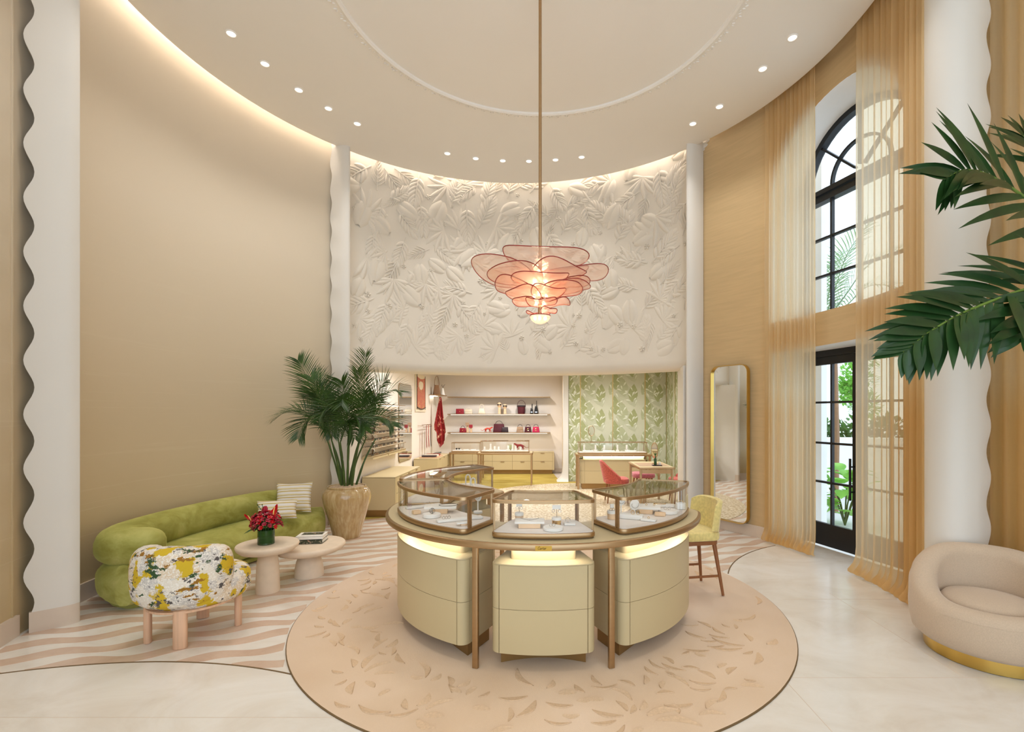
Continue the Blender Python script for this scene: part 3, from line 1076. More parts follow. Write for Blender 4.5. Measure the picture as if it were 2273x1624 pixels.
# plaster leaf relief: leaves of three kinds pressed on the curved wall
def blade(mb, base, ang, L, w, h, ns=6, curve=0.0, nc=4, tipw=0.02, base_w=0.35):
    """domed tapering leaf blade in the local xy plane, height along z"""
    rows = []
    a = ang
    x, y = base
    st = L / ns
    for i in range(ns + 1):
        t = i / ns
        wt = w * (base_w + (1 - base_w) * min(1, t * 3.2)) * (max(0.0, 1 - max(0, (t - 0.45) / 0.55) ** 2)) ** 0.5 if t < 1 else w * tipw
        px, py = -sin(a), cos(a)
        row = []
        for j in range(nc + 1):
            u = -1 + 2 * j / nc
            row.append((x + px * wt * u, y + py * wt * u, h * (1 - u * u) ** 0.5 * (0.35 + 0.65 * sin(pi * min(1, t * 0.9 + 0.1)))))
        rows.append(row)
        a += curve / ns
        x += cos(a) * st
        y += sin(a) * st
    mb.grid(rows)

def rel_fan(seed):
    rd = random.Random(seed)
    mb = MB()
    n = 8
    for i in range(n):
        a = R(-80 + 160 * i / (n - 1)) + rd.uniform(-0.06, 0.06)
        blade(mb, (0, 0), a, 0.29 + 0.08 * cos(a) + rd.uniform(-0.03, 0.03), 0.034, 0.024, 7, rd.uniform(0.15, 0.45) * (1 if a > 0 else -1), 4)
    return mb.mesh('plaster_fan_leaf', 'relief', 60)
def rel_broad(seed):
    """split banana-type leaf: two rows of broad segments along a raised rib"""
    rd = random.Random(seed)
    mb = MB()
    mb.tube([(-0.08, 0, 0.004), (0.15, 0.0, 0.022), (0.42, 0.02, 0.006)], [0.010, 0.009, 0.004], 5, 0.7)
    for sg in (1, -1):
        x = 0.02
        while x < 0.38:
            wd = rd.uniform(0.04, 0.07)
            ln = 0.17 * sin(pi * (0.18 + 0.75 * x / 0.42)) + 0.03
            blade(mb, (x, sg * 0.004), sg * R(62 - 40 * x / 0.4), ln, wd * 0.55, 0.026, 5, -sg * 0.4, 4, 0.3, 0.8)
            x += wd
    blade(mb, (0.36, 0.015), 0.1, 0.11, 0.03, 0.02, 5)
    return mb.mesh('plaster_broad_leaf', 'relief', 60)
def rel_smooth(seed):
    rd = random.Random(seed)
    mb = MB()
    for sg in (1, -1):
        blade(mb, (0, sg * 0.005), sg * R(28), 0.34, 0.075, 0.036, 9, -sg * 0.75, 5, 0.05, 0.45)
    return mb.mesh('plaster_smooth_leaf', 'relief', 60)
def rel_feather(seed):
    rd = random.Random(seed)
    mb = MB()
    mb.tube([(-0.05, 0, 0.006), (0.2, 0.015, 0.016), (0.42, 0.05, 0.006)], [0.008, 0.007, 0.003], 5, 0.7)
    for i in range(8):
        t = i / 7
        for sg in (1, -1):
            blade(mb, (0.02 + 0.36 * t, 0.03 * t), sg * R(58 - 30 * t), 0.17 - 0.06 * t, 0.013, 0.020, 5, -sg * 0.5, 3)
    return mb.mesh('plaster_feather_leaf', 'relief', 60)
def rel_flower(seed):
    mb = MB()
    for i in range(5):
        a = 2 * pi * i / 5
        mb.ellipsoid((0.026 * cos(a), 0.026 * sin(a), 0.006), (0.019, 0.013, 0.010), 8, 5, Matrix.Rotation(a, 4, 'Z'))
    mb.ellipsoid((0, 0, 0.008), (0.011, 0.011, 0.010), 8, 5)
    return mb.mesh('plaster_flower', 'relief', 60)
KIND = [('plaster_fan_leaf', [rel_fan(i) for i in range(3)]), ('plaster_broad_leaf', [rel_broad(i) for i in range(3)]), ('plaster_smooth_leaf', [rel_smooth(1)]), ('plaster_feather_leaf', [rel_feather(2)])]
flw = rel_flower(0)
def on_relief(a, z, r=RW):
    x, y = pol(r, a)
    tx = Vector((-sin(R(a)), cos(R(a)), 0)) * -1      # runs left to right as seen from the room
    nrm = Vector((-cos(R(a)), -sin(R(a)), 0))
    up = Vector((0, 0, 1))
    m = Matrix(((tx.x, up.x, nrm.x, x), (tx.y, up.y, nrm.y, y), (tx.z, up.z, nrm.z, z), (0, 0, 0, 1)))
    return m
rd = random.Random(3)
nz_, na_ = 9, 22
for j in range(nz_):
    for i in range(na_):
        a = 45.3 + (133.2 - 45.3) * (i + (0.5 if j % 2 else 0.0) + rd.uniform(-0.25, 0.25)) / na_
        z = 2.80 + 2.88 * (j + rd.uniform(-0.3, 0.3)) / (nz_ - 1)
        if not 45.2 < a < 133.4 or z > 5.78:
            continue
        kn, ms = KIND[rd.choices((0, 1, 2, 3), (3, 6, 4, 2))[0]]
        me = rd.choice(ms)
        sc = rd.uniform(0.95, 1.3)
        ang = rd.choice((-100, -70, -40, -120, 150, 30, 70, -150)) + rd.uniform(-20, 20)
        tip = z + sin(R(ang)) * 0.45 * sc
        if tip < 2.60:
            ang = -ang if z > 2.7 else 60
            sc *= 0.8
        if z < 2.72: sc *= 0.75
        # squash depth where the leaf band dissolves into the smooth roll at the foot
        dep = 0.8 * sc * min(1.15, max(0.4, (z - 2.45) / 1.4))
        m = on_relief(a, z, RW - 0.001) @ Matrix.Rotation(R(ang), 4, 'Z') @ Matrix.Diagonal((sc, sc, dep, 1))
        inst(me, kn, wall_back, matrix=m)
for k in range(78):
    a, z = rd.uniform(44.8, 134), rd.uniform(2.75, 5.7)
    m = on_relief(a, z, RW - 0.001) @ Matrix.Rotation(rd.uniform(0, 6), 4, 'Z') @ Matrix.Scale(rd.uniform(0.8, 1.3), 4)
    inst(flw, 'plaster_flower', wall_back, matrix=m)

# back-room shell seen through the opening
def slab(name, x0, y0, x1, y1, z0, z1, mat):
    return struct(MB().box(((x0 + x1) / 2, (y0 + y1) / 2, (z0 + z1) / 2), (abs(x1 - x0), abs(y1 - y0), z1 - z0)).obj(name, mat, angle=0))
slab('wall_shop_left', -3.06, 8.0, -2.96, 14.1, 0, 3.0, 'shopwhite')
slab('wall_shop_back', -3.06, 14.0, 0.7, 14.1, 0, 3.0, 'shopwhite')
slab('ceiling_shop', -3.1, 9.12, 3.3, 14.2, 3.0, 3.1, 'shopwhite')
slab('baseboard_shop_back', -2.95, 13.97, 0.62, 14.0, 0.008, 0.12, 'baseboard')
slab('baseboard_shop_left', -2.96, 8.0, -2.935, 13.97, 0.008, 0.12, 'baseboard')
# partition post with flared foot, gold edge
mb = MB()
rings = []
for z, e in ((0.008, 0.16), (0.05, 0.10), (0.12, 0.045), (0.22, 0.012), (0.4, 0.0), (3.0, 0.0)):
    rings.append([(0.53 - e, 12.1 - e * 0.6, z), (0.655, 12.1 - e * 0.6, z), (0.655, 12.42, z), (0.53 - e, 12.42, z)])
mb.loft(rings)
struct(mb.obj('wall_partition', 'column'))
slab('wall_partition_return', 0.57, 12.42, 0.69, 14.0, 0, 3.0, 'shopwhite')
slab('trim_8', 0.545, 12.9, 0.57, 12.93, 0.12, 3.0, 'gold')
# jamb of the opening on the window side
mb = MB()
mb.loft([[(2.13, 7.34, z), (2.26, 8.1, z), (2.40, 8.1, z), (2.24, 7.38, z)] for z in (0, 2.42)])
struct(mb.obj('wall_jamb', 'column', angle=0))
mb = MB()
mb.loft([[(-2.93, 7.40, z), (-2.955, 8.0, z), (-3.05, 8.0, z), (-3.0, 7.42, z)] for z in (0, 2.42)])
struct(mb.obj('wall_jamb_left', 'column', angle=0))
# leaf-papered walls: panels between gold strips, printed leaves
M['paperground'] = mk('wallpaper_ground', S(208, 208, 184), 0.7, var=0.05, scale=3)
M['leafa'] = mk('printed_leaf_pale', S(196, 198, 170), 0.7, var=0.06, scale=6, stretch=(1, 1, 6))
M['leafb'] = mk('printed_leaf_mid', S(184, 188, 152), 0.7, var=0.06, scale=6, stretch=(1, 1, 6))
M['leafc'] = mk('printed_leaf_deep', S(168, 172, 124), 0.7, var=0.06, scale=6, stretch=(1, 1, 6))
M['leafw'] = mk('printed_leaf_split', S(226, 228, 208), 0.7, var=0.02)
wall_green = slab('wall_green', 0.655, 12.16, 3.2, 12.26, 0.0, 3.0, 'shopwhite')
wall_green2 = slab('wall_green_side', 3.12, 8.2, 3.22, 12.16, 0.0, 3.0, 'shopwhite')
def leafpoly(cx, cz, L, w, ang):
    out = []
    for i in range(15):
        t = i / 14
        out.append((t * L, w * (sin(pi * t ** 0.85)) * (1 + 0.05 * sin(t * 40))))
    for i in range(13, 0, -1):
        t = i / 14
        out.append((t * L, -w * (sin(pi * t ** 0.85)) * (1 + 0.05 * sin(t * 37))))
    ca, sa = cos(ang), sin(ang)
    return [(cx + x * ca - y * sa, cz + x * sa + y * ca) for x, y in out]
def wallpaper(width, z1, seed):
    """one repeat of the banana-leaf print as flat printed shapes: x across, z up"""
    rd = random.Random(seed)
    lay = {'leafa': MB(), 'leafb': MB(), 'leafc': MB(), 'leafw': MB()}
    cells = []
    H = 0.62
    n = int(z1 / H) + 2
    for r in range(-1, n):
        for k, (cx, cz, L, w, ang, mt) in enumerate([(0.10, 0.05, 0.62, 0.14, 68, 'leafa'), (0.55, 0.0, 0.6, 0.15, 112, 'leafa'), (0.72, 0.3, 0.55, 0.13, 60, 'leafb'), (0.30, 0.25, 0.58, 0.14, 105, 'leafb'), (0.08, 0.42, 0.5, 0.11, 95, 'leafc'), (0.48, 0.12, 0.46, 0.12, 84, 'leafc')]):
            cells.append((cx * width / 0.8, cz + r * H, L, w, R(ang), mt, k))
    for (cx, cz, L, w, ang, mt, k) in cells:
        po = leafpoly(cx, cz, L, w, ang)
        po = [(min(max(x, 0.012), width - 0.012), min(max(z, 0.02), z1)) for x, z in po]
        zz = [p[1] for p in po]
        if max(zz) - min(zz) < 0.05:
            continue
        y = -0.0006 * (k + 1)
        lay[mt].add([(x, y, z) for x, z in po], [tuple(range(len(po)))])
        for q in range(4):
            t = 0.22 + 0.18 * q
            sg = 1 if q % 2 else -1
            bx, bz = t * L, sg * w * 0.95 * sin(pi * t ** 0.85)
            tip = (bx - 0.07, bz * 0.25)
            ca, sa = cos(ang), sin(ang)
            pts = []
            for (x, zq) in ((bx - 0.012, bz), (bx + 0.02, bz), (bx + 0.004, bz * 0.62), tip):
                X, Z = cx + x * ca - zq * sa, cz + x * sa + zq * ca
                pts.append((min(max(X, 0.012), width - 0.012), min(max(Z, 0.02), z1)))
            lay['leafw'].add([(x, -0.0050 - 0.0002 * k, z) for x, z in pts], [(0, 1, 2, 3)])
    return lay
for (parent, ox, oy, rot, widths) in ((wall_green, 0.66, 12.155, 0.0, [0.30, 0.807, 0.807, 0.53]), (wall_green2, 3.115, 12.15, -pi / 2, [0.8, 0.8, 0.8, 0.8, 0.7])):
    x = 0.0
    for w in widths:
        full = max(w, 0.8)
        M4 = Matrix.Translation((ox, oy, 0)) @ Matrix.Rotation(rot, 4, 'Z') @ Matrix.Translation((x, 0, 0))
        pan = MB().box((w / 2, -0.004, 1.5), (w - 0.012, 0.006, 2.96)).obj('wallpaper_panel', 'paperground', parent, angle=0)
        pan.matrix_local = M4
        for mt, mbb in wallpaper(w, 2.95, 4).items():
            oo = mbb.obj('printed_leaves', mt, pan, angle=0, kind='stuff')
            oo.location = (0, -0.0075, 0)
        st = MB().box((0, -0.008, 1.5), (0.014, 0.012, 2.96)).obj('gold_strip', 'gold', parent, angle=0)
        st.matrix_local = M4 @ Matrix.Translation((w, 0, 0))
        x += w

# ------------------------------------------------------------------ rug
RGX, RGY, RGR = 0.0, 4.43, 2.06
rug = thing('round_rug', 'round peach wool rug with carved petals under the display counter', 'rug', (RGX, RGY, 0))
mb = MB()
mb.lathe([(0.0, 0.0), (RGR, 0.0), (RGR, 0.010), (RGR - 0.006, 0.014), (0.0, 0.014)], n=160, cap0=False, cap1=False)
mb.obj('pile', 'rug', rug)
mb = MB()
mb.lathe([(RGR, 0.0), (RGR + 0.006, 0.0), (RGR + 0.006, 0.006), (RGR, 0.010)], n=160, cap0=False, cap1=False)
mb.obj('binding', 'gap', rug)
def petal(L, w, cv):
    m = MB()
    rows = []
    for i in range(8):
        t = i / 7
        ww = w * (sin(pi * min(1, 0.05 + t * 0.93)) ** 0.8)
        y = cv * sin(pi * t)
        rows.append([(t * L, y - ww, 0.0), (t * L, y - ww * 0.7, 0.0012), (t * L, y, 0.0016), (t * L, y + ww * 0.82, 0.0060), (t * L, y + ww, 0.0)])
    m.grid(rows)
    return m.mesh('carved_petal', 'rugleaf', 60)
pets = [petal(0.17, 0.023, 0.022), petal(0.13, 0.024, -0.018), petal(0.21, 0.021, 0.034), petal(0.10, 0.020, 0.01)]
rd = random.Random(11)
npet = 0
pdone = []
def put_petal(x, y, a, s=1.0):
    global npet
    r = math.hypot(x, y)
    L = 0.2 * s
    if r > RGR - 0.05 or math.hypot(x + cos(a) * L, y + sin(a) * L) > RGR - 0.05:
        return
    if npet >= 290 or math.hypot(x - 1.44, y - 0.23) < 0.55 or (r < 1.36 and abs(math.degrees(math.atan2(x, -y)) + 35) < 118) or r < 1.25:
        return
    mx, my = x + cos(a) * L * 0.45, y + sin(a) * L * 0.45
    if any((mx - q[0]) ** 2 + (my - q[1]) ** 2 < 0.0062 for q in pdone):
        return
    pdone.append((mx, my))
    npet += 1
    inst(rd.choice(pets), 'carved_petal', rug, (x, y, 0.0145), a, (s, s, 1))
for (bx, by, n) in [(-0.75, -1.72, 12), (0.52, -1.74, 13), (-1.62, -0.62, 11), (1.55, -0.95, 12), (1.68, 0.35, 10), (-1.7, 0.55, 10), (0.0, -1.52, 6), (-1.2, -1.3, 9), (1.15, -1.4, 9), (1.5, 1.1, 9), (-1.3, 1.3, 9)]:
    for i in range(n):
        a = 2 * pi * i / n + rd.uniform(-0.2, 0.2)
        r0 = rd.uniform(0.06, 0.12)
        put_petal(bx + cos(a) * r0, by + sin(a) * r0, a, rd.uniform(0.75, 1.15))
        if rd.random() < 0.75:
            a2 = a + rd.uniform(-0.3, 0.3)
            put_petal(bx + cos(a2) * 0.36, by + sin(a2) * 0.36, a2 + rd.uniform(-0.5, 0.5), rd.uniform(0.7, 1.1))
for i in range(420):
    a = rd.uniform(0, 2 * pi)
    r = rd.uniform(1.15, 2.0)
    put_petal(r * cos(a), r * sin(a), rd.uniform(0, 6.28), rd.uniform(0.6, 1.0))

# ------------------------------------------------------------------ round display counter
TX, TY = 0.01, 4.43
RUGZ = 0.0158
def fpt(r, ph):
    return (r * sin(ph), -r * cos(ph))
def fan(p0, p1, r0, r1, rc, n=22, nc=6):
    """rounded annular sector; angles in radians from the side facing the door (-y), CCW outline, returned in pieces"""
    def ctr(r, sg, edge, inner):
        rr = r - rc if not inner else r + rc
        return rr, edge - sg * math.asin(min(0.95, rc / rr))
    seg = []
    rr1, pa = ctr(r1, -1, p0, False)
    _, pb = ctr(r1, 1, p1, False)
    seg.append([fpt(r1, pa + (pb - pa) * i / n) for i in range(n + 1)])
    def corner(rr, pc, a0):
        c = fpt(rr, pc)
        rad = Vector((sin(pc), -cos(pc)))
        tan = Vector((cos(pc), sin(pc)))
        out = []
        for i in range(nc + 1):
            a = a0 + (pi / 2) * i / nc
            d = rad * cos(a) + tan * sin(a)
            out.append((c[0] + d.x * rc, c[1] + d.y * rc))
        return out
    seg.append(corner(rr1, pb, 0))
    rr0, qb = ctr(r0, 1, p1, True)
    _, qa = ctr(r0, -1, p0, True)
    seg.append(corner(rr0, qb, pi / 2))
    seg.append([fpt(r0, qb + (qa - qb) * i / n) for i in range(n + 1)])
    seg.append(corner(rr0, qa, pi))
    seg.append(corner(rr1, pa, 1.5 * pi))
    return seg
def flat(seg):
    out = []
    for s in seg:
        for p in s:
            if not out or math.hypot(p[0] - out[-1][0], p[1] - out[-1][1]) > 1e-4:
                out.append(p)
    if math.hypot(out[0][0] - out[-1][0], out[0][1] - out[-1][1]) < 1e-4:
        out.pop()
    return out

counter = thing('display_counter', 'round cream jewellery counter top with bronze edge and slim bronze legs', 'counter', (TX, TY, RUGZ))
T0, T1 = R(-152), R(83)
ZT = 0.874 - RUGZ
out = flat(fan(T0, T1, 0.77, 1.366, 0.16, 90, 10))
mb = MB()
mb.prism(out, ZT - 0.046, ZT - 0.002, 0.012)
mb.obj('bronze_edge', 'brass', counter)
mb = MB()
mb.prism(flat(fan(T0 + R(1.2), T1 - R(1.2), 0.79, 1.343, 0.145, 90, 10)), ZT - 0.004, ZT + 0.0005)
mb.obj('tabletop', 'cream', counter)
for ph, r in ((-20.5, 1.285), (20.5, 1.285), (-78, 1.20), (-149, 1.16), (80, 1.16), (-149, 0.84), (80, 0.86), (0, 0.82), (-60, 0.82)):
    x, y = fpt(r, R(ph))
    mb = MB()
    mb.prism(rrect(0.042, 0.030, 0.008, 3), 0.0, ZT - 0.045)
    o = mb.obj('leg', 'brass', counter, loc=(x, y, 0), rz=R(ph))
# engraved name plate with hand-drawn script
pl = MB()
mb_pts = [fpt(1.3675, R(-2.2 + 4.4 * i / 10)) for i in range(11)]
pl.strip(offset_open(mb_pts, 0.001), ZT - 0.039, ZT - 0.009, 0.0015)
plate = pl.obj('name_plate', 'plate', counter)
def script(strokes, w, ox, oz, sc, y):
    m = MB()
    for st in strokes:
        c = catmull([(x + 0.28 * z, 0, z) for x, z in st], 5)
        m.tube([(ox + p.x * sc, y, oz + p.z * sc) for p in c], w, 5)
    return m
CART = [
    [(0.62, 0.78), (0.66, 0.94), (0.5, 1.02), (0.26, 0.84), (0.16, 0.42), (0.26, 0.06), (0.5, 0.02), (0.7, 0.2)],
    [(1.12, 0.42), (0.98, 0.5), (0.84, 0.3), (0.88, 0.04), (1.02, 0.08), (1.14, 0.46), (1.1, 0.1), (1.2, 0.03), (1.32, 0.2)],
    [(1.32, 0.2), (1.4, 0.46), (1.42, 0.02)], [(1.42, 0.3), (1.54, 0.48), (1.66, 0.44)],
    [(1.84, 0.86), (1.8, 0.3), (1.84, 0.04), (1.98, 0.14)], [(1.66, 0.5), (2.06, 0.54)],
    [(2.12, 0.46), (2.1, 0.12), (2.18, 0.02), (2.3, 0.18)], [(2.14, 0.68), (2.16, 0.72)],
    [(2.34, 0.24), (2.56, 0.34), (2.54, 0.48), (2.4, 0.46), (2.34, 0.18), (2.46, 0.02), (2.66, 0.16)],
    [(2.74, 0.46), (2.76, 0.02)], [(2.76, 0.3), (2.88, 0.48), (3.02, 0.42)]]
script(CART, 0.00085, -0.040, ZT - 0.031, 0.0185, -1.3698).obj('engraved_lettering', 'ink', plate)

def cabinet(name, label, p0, p1, r0=0.84, r1=1.272):
    t = thing(name, label, 'cabinet', (TX, TY, RUGZ), 0, 'drawer cabinets of the round counter')
    Z0, Z1, ZM = 0.128 - RUGZ, 0.706 - RUGZ, 0.418 - RUGZ
    rc = 0.062
    seg = fan(p0, p1, r0, r1, rc)
    core = inset(flat(seg), 0.007)
    MB().prism(core, Z0 + 0.003, Z1 - 0.002).obj('carcass', 'gap', t, angle=30)
    side1 = [seg[1][-1], seg[2][0]]
    side2 = [seg[4][-1], seg[5][0]]
    g = 0.0026
    for pts, nm_ in ((seg[0], 'drawer_front'), (seg[1], 'corner_panel'), (side1, 'side_panel'), (seg[2], 'corner_panel'), (seg[3], 'back_panel'), (seg[4], 'corner_panel'), (side2, 'side_panel'), (seg[5], 'corner_panel')):
        a, b = Vector(pts[0]), Vector(pts[1])
        e = (b - a).normalized() * g
        c, d = Vector(pts[-2]), Vector(pts[-1])
        e2 = (d - c).normalized() * g
        pp = [tuple(a + e)] + list(pts[1:-1]) + [tuple(d - e2)]
        for z0, z1 in ((Z0, ZM - 0.0014), (ZM + 0.0014, Z1 - 0.003)):
            MB().strip(pp, z0, z1, 0.008).obj(nm_, 'cream', t, angle=30)
    MB().prism(inset(flat(seg), 0.001), Z1 - 0.003, Z1 + 0.006, 0.002).obj('lit_ledge', 'cream', t)
    d = 0.095 / 1.1
    MB().prism(flat(fan(p0 + d, p1 - d, r0 + 0.07, r1 - 0.115, 0.03)), Z1 + 0.006, ZT - 0.048).obj('riser', 'cream', t)
    # LED line tucked under the counter top, around the riser
    for a0, a1, rr in ((p0 + 0.06, p1 - 0.06, r1 - 0.055),):
        m = MB()
        rings = []
        for i in range(25):
            a = a0 + (a1 - a0) * i / 24
            rings.append([(*fpt(rr + e, a), z) for e, z in ((-0.008, ZT - 0.048), (-0.008, ZT - 0.056), (0.008, ZT - 0.056), (0.008, ZT - 0.048))])
        m.loft(rings)
        m.obj('light_strip', 'led', t)
    # plinth with concave face
    m = MB()
    po = []
    pm, hw = (p0 + p1) / 2, (p1 - p0) / 2 - 0.036
    for i in range(17):
        u = -1 + 2 * i / 16
        po.append(fpt(1.16 + 0.0 - 0.10 * (1 - u * u) + 0.012, pm + hw * u))
    for i in range(9):
        u = 1 - 2 * i / 8
        po.append(fpt(r0 + 0.06, pm + hw * u))
    m.prism(po, 0.0, Z0 + 0.004)
    m.obj('plinth', 'brassdark', t, angle=30)
    return t
cabinet('drawer_cabinet', 'cream two-drawer cabinet below the name plate, in the middle of the round counter', R(-16.2), R(16.2))
cabinet('drawer_cabinet', 'cream curved two-drawer cabinet of the round counter, on the side of the green sofa', R(-75), R(-24.6))
cabinet('drawer_cabinet', 'cream curved two-drawer cabinet of the round counter, beside the yellow stool', R(24.6), R(75))
cabinet('drawer_cabinet', 'rear cream cabinet of the round counter, under the farthest glass case', R(-145), R(-80.5))

def vitrine(name, label, p0, p1, r0=0.845, r1=1.272):
    t = thing(name, label, 'display case', (TX, TY, RUGZ + ZT + 0.002), 0, 'glass cases on the round counter')
    rc = 0.05
    seg = fan(p0, p1, r0, r1, rc)
    o = flat(seg)
    MB().prism(inset(o, 0.008), 0.0, 0.010).obj('recess', 'gap', t)
    MB().prism(o, 0.008, 0.040, 0.007).obj('base', 'brass', t)
    MB().prism(inset(o, 0.012), 0.040, 0.0425).obj('deck', 'pad', t)
    zt, zb = 0.256, 0.234
    fr = MB()
    oi = inset(o, 0.016)
    rings = [[(p[0], p[1], zb), (p[0], p[1], zt - 0.003), (p[0] * 0.998, p[1] * 0.998, zt), (q[0], q[1], zt), (q[0], q[1], zb)] for p, q in zip(o, oi)]
    rings.append(rings[0])
    fr.loft(rings, False, False)
    fr.obj('top_frame', 'brass', t)
    MB().prism(inset(o, 0.014), zt - 0.008, zt - 0.004).obj('top_glass', 'topglass', t, angle=30)
    gp = inset(o, 0.007)
    gp2 = gp + [gp[0]]
    g = MB()
    g.grid([[(x, y, 0.040) for x, y in gp2], [(x, y, zb + 0.002) for x, y in gp2]])
    g.obj('side_glass', 'glass', t, angle=30)
    # paired corner posts
    for sgm, k in ((seg[1], 1), (seg[5], -1), (seg[2], 1), (seg[4], -1)):
        first = sgm is seg[1] or sgm is seg[4]
        p = Vector(sgm[-1] if first else sgm[0])
        q = Vector(sgm[len(sgm) // 2])
        dirn = (p - q).normalized()
        for kk in (0.0, 0.017):
            m = MB()
            c = p + dirn * kk
            cin = Vector((c.x, c.y)) 
            ang = math.atan2(dirn.y, dirn.x)
            m.box((0, 0, 0.137), (0.011, 0.014, 0.196))
            # pull slightly inside the glass line
            cen = Vector(fpt((r0 + r1) / 2, (p0 + p1) / 2))
            c2 = c + (cen - c).normalized() * 0.012
            m.obj('post', 'brass', t, loc=(c2.x, c2.y, 0), rz=ang)
    # LED line inside the front of the top frame
    m = MB()
    rings = []
    for i in range(25):
        a = p0 + 0.07 + (p1 - p0 - 0.14) * i / 24
        rings.append([(*fpt(r1 - 0.024 + e, a), z) for e, z in ((-0.005, zb + 0.008), (-0.005, zb + 0.001), (0.004, zb + 0.001), (0.004, zb + 0.008))])
    m.loft(rings)
    m.obj('light_strip', 'ledcase', t)
    return t
vitrine('glass_case', 'trapezoid glass jewellery case over the name plate, in the middle of the round counter', R(-16.2), R(16.2))
vitrine('glass_case', 'curved glass jewellery case on the round counter, on the sofa side', R(-75.5), R(-24.4))
vitrine('glass_case', 'curved glass jewellery case on the round counter, beside the yellow stool', R(24.4), R(75.5))
vitrine('glass_case', 'farthest curved glass case on the round counter, behind the sofa-side case', R(-144), R(-80.5))

# ------------------------------------------------------------------ jewellery displays (z = deck of the cases)
DZ = RUGZ + ZT + 0.0462
def block(name, label, cat, x, y, w, d, h, rz=0.0, mat='padw', r=0.008, z=None, lower=None, item=None):
    """padded slab, optionally on a shorter peach block; item(mb_jewel) adds a jewel part on top"""
    t = thing(name, label, cat, (x, y, DZ if z is None else z), rz)
    if lower:
        lw, ld, lh = lower
        MB().prism(rrect(lw, ld, 0.003, 2, 0.0, -(d - ld) / 2 + 0.004), 0.0, lh).obj('block', 'peach', t, angle=30)
        MB().prism(rrect(w, d, r), lh, lh + h, 0.004).obj('pad', mat, t)
        top = lh + h
    else:
        MB().prism(rrect(w, d, r), 0.0, h, 0.004).obj('pad', mat, t)
        top = h
    if item:
        nm_, mt, f = item
        m = MB()
        f(m, top)
        m.obj(nm_, mt, t)
    return t
def disc(name, label, x, y, r, h, item=None, mat='padw'):
    t = thing(name, label, 'jewellery stand', (x, y, DZ))
    MB().lathe([(0.0, 0), (r - 0.003, 0), (r, 0.003), (r, h - 0.004), (r - 0.004, h), (0.0, h)], n=36, cap0=False, cap1=False).obj('pad', mat, t)
    if item:
        nm_, mt, f = item
        m = MB()
        f(m, h)
        m.obj(nm_, mt, t)
    return t
def ring_at(m, x, y, z, r=0.011, w=0.0016, tilt=0.0):
    pts = [(x + r * cos(a), y + r * sin(a) * sin(tilt), z + r + r * sin(a) * cos(tilt)) for a in [2 * pi * i / 16 for i in range(17)]]
    m.tube(pts, w, 5, cap=False)
    m.ellipsoid((x, y, z + 2 * r), (w * 2.2, w * 2.2, w * 1.8), 6, 4)
def ring_row(*xs, y=0.0, r=0.010):
    return lambda m, z: [ring_at(m, x, y, z, r) for x in xs]
def necklace(m, z, w=0.09, dpt=0.06, y0=0.0):
    pts = [(-w / 2 + w * i / 20, y0 + dpt / 2 - dpt * (1 - abs(-1 + 2 * i / 20)) ** 0.8, z + 0.0015) for i in range(21)]
    m.tube(pts, 0.0012, 5)
    m.ellipsoid((0, y0 - dpt / 2, z + 0.002), (0.004, 0.004, 0.003), 8, 5)
def bangle(m, z, rx=0.045, ry=0.034, x=0.0, y=0.0):
    pts = [(x + rx * cos(a), y + ry * sin(a), z + 0.002) for a in [2 * pi * i / 28 for i in range(29)]]
    m.tube(pts, 0.0017, 5, cap=False)
def hoops(m, z, r=0.017):
    for x in (-0.02, 0.02):
        ring_at(m, x, 0, z, r, 0.002, 0.5)
def tangle(m, z):
    for i, (a, b) in enumerate([(0.2, 0.3), (1.2, 0.9), (2.0, -0.5)]):
        pts = [(0.004 + 0.02 * cos(t) * cos(a), -0.004 + 0.02 * cos(t) * sin(a), z + 0.021 + 0.02 * sin(t)) for t in [2 * pi * i / 18 for i in range(19)]]
        m.tube(pts, 0.0014, 5, cap=False)
def bust(name, label, x, y, rz, h=0.17, mat='padw'):
    """small standing oval display with a necklace"""
    t = thing(name, label, 'jewellery stand', (x, y, DZ), rz)
    MB().prism(circ(0.035, 24), 0.0, 0.018, 0.003).obj('foot', mat, t)
    MB().tube([(0, 0, 0.018), (0, 0, h - 0.06)], 0.005, 8).obj('stem', mat, t)
    m = MB()
    m.ellipsoid((0, 0, h - 0.035), (0.042, 0.008, 0.042), 20, 10)
    m.obj('oval_pad', mat, t)
    m = MB()
    m.tube([(0.03 * sin(a), -0.009, h - 0.035 - 0.024 * cos(a)) for a in [R(-120 + 240 * i / 16) for i in range(17)]], 0.0013, 5)
    m.obj('fine_chain', 'jewel', t)
    return t
def earstand(name, label, x, y, rz, cuph, w, drop, mat='padw', cuptop=0.040, cupmat='peach'):
    """small drum with a rod that carries a card hung with earrings"""
    t = thing(name, label, 'jewellery stand', (x, y, DZ), rz)
    MB().lathe([(0.0, 0), (cuptop * 0.92, 0), (cuptop * 0.95, cuph * 0.66), (0.0, cuph * 0.66)], n=28, cap0=False, cap1=False).obj('drum', cupmat, t)
    MB().lathe([(0.0, cuph * 0.66), (cuptop, cuph * 0.66), (cuptop, cuph - 0.003), (cuptop - 0.003, cuph), (0.0, cuph)], n=28, cap0=False, cap1=False).obj('pad', mat, t)
    MB().tube([(0, 0, cuph), (0, 0, drop)], 0.0022, 6).obj('rod', 'jewel', t)
    MB().box((0.0, 0, drop + 0.010), (w, 0.006, 0.028)).obj('card', mat, t)
    m = MB()
    for x in (-w * 0.36, w * 0.36):
        ring_at(m, x, -0.004, drop - 0.026, 0.010, 0.0018)
    m.obj('earrings', 'jewel', t)
    return t
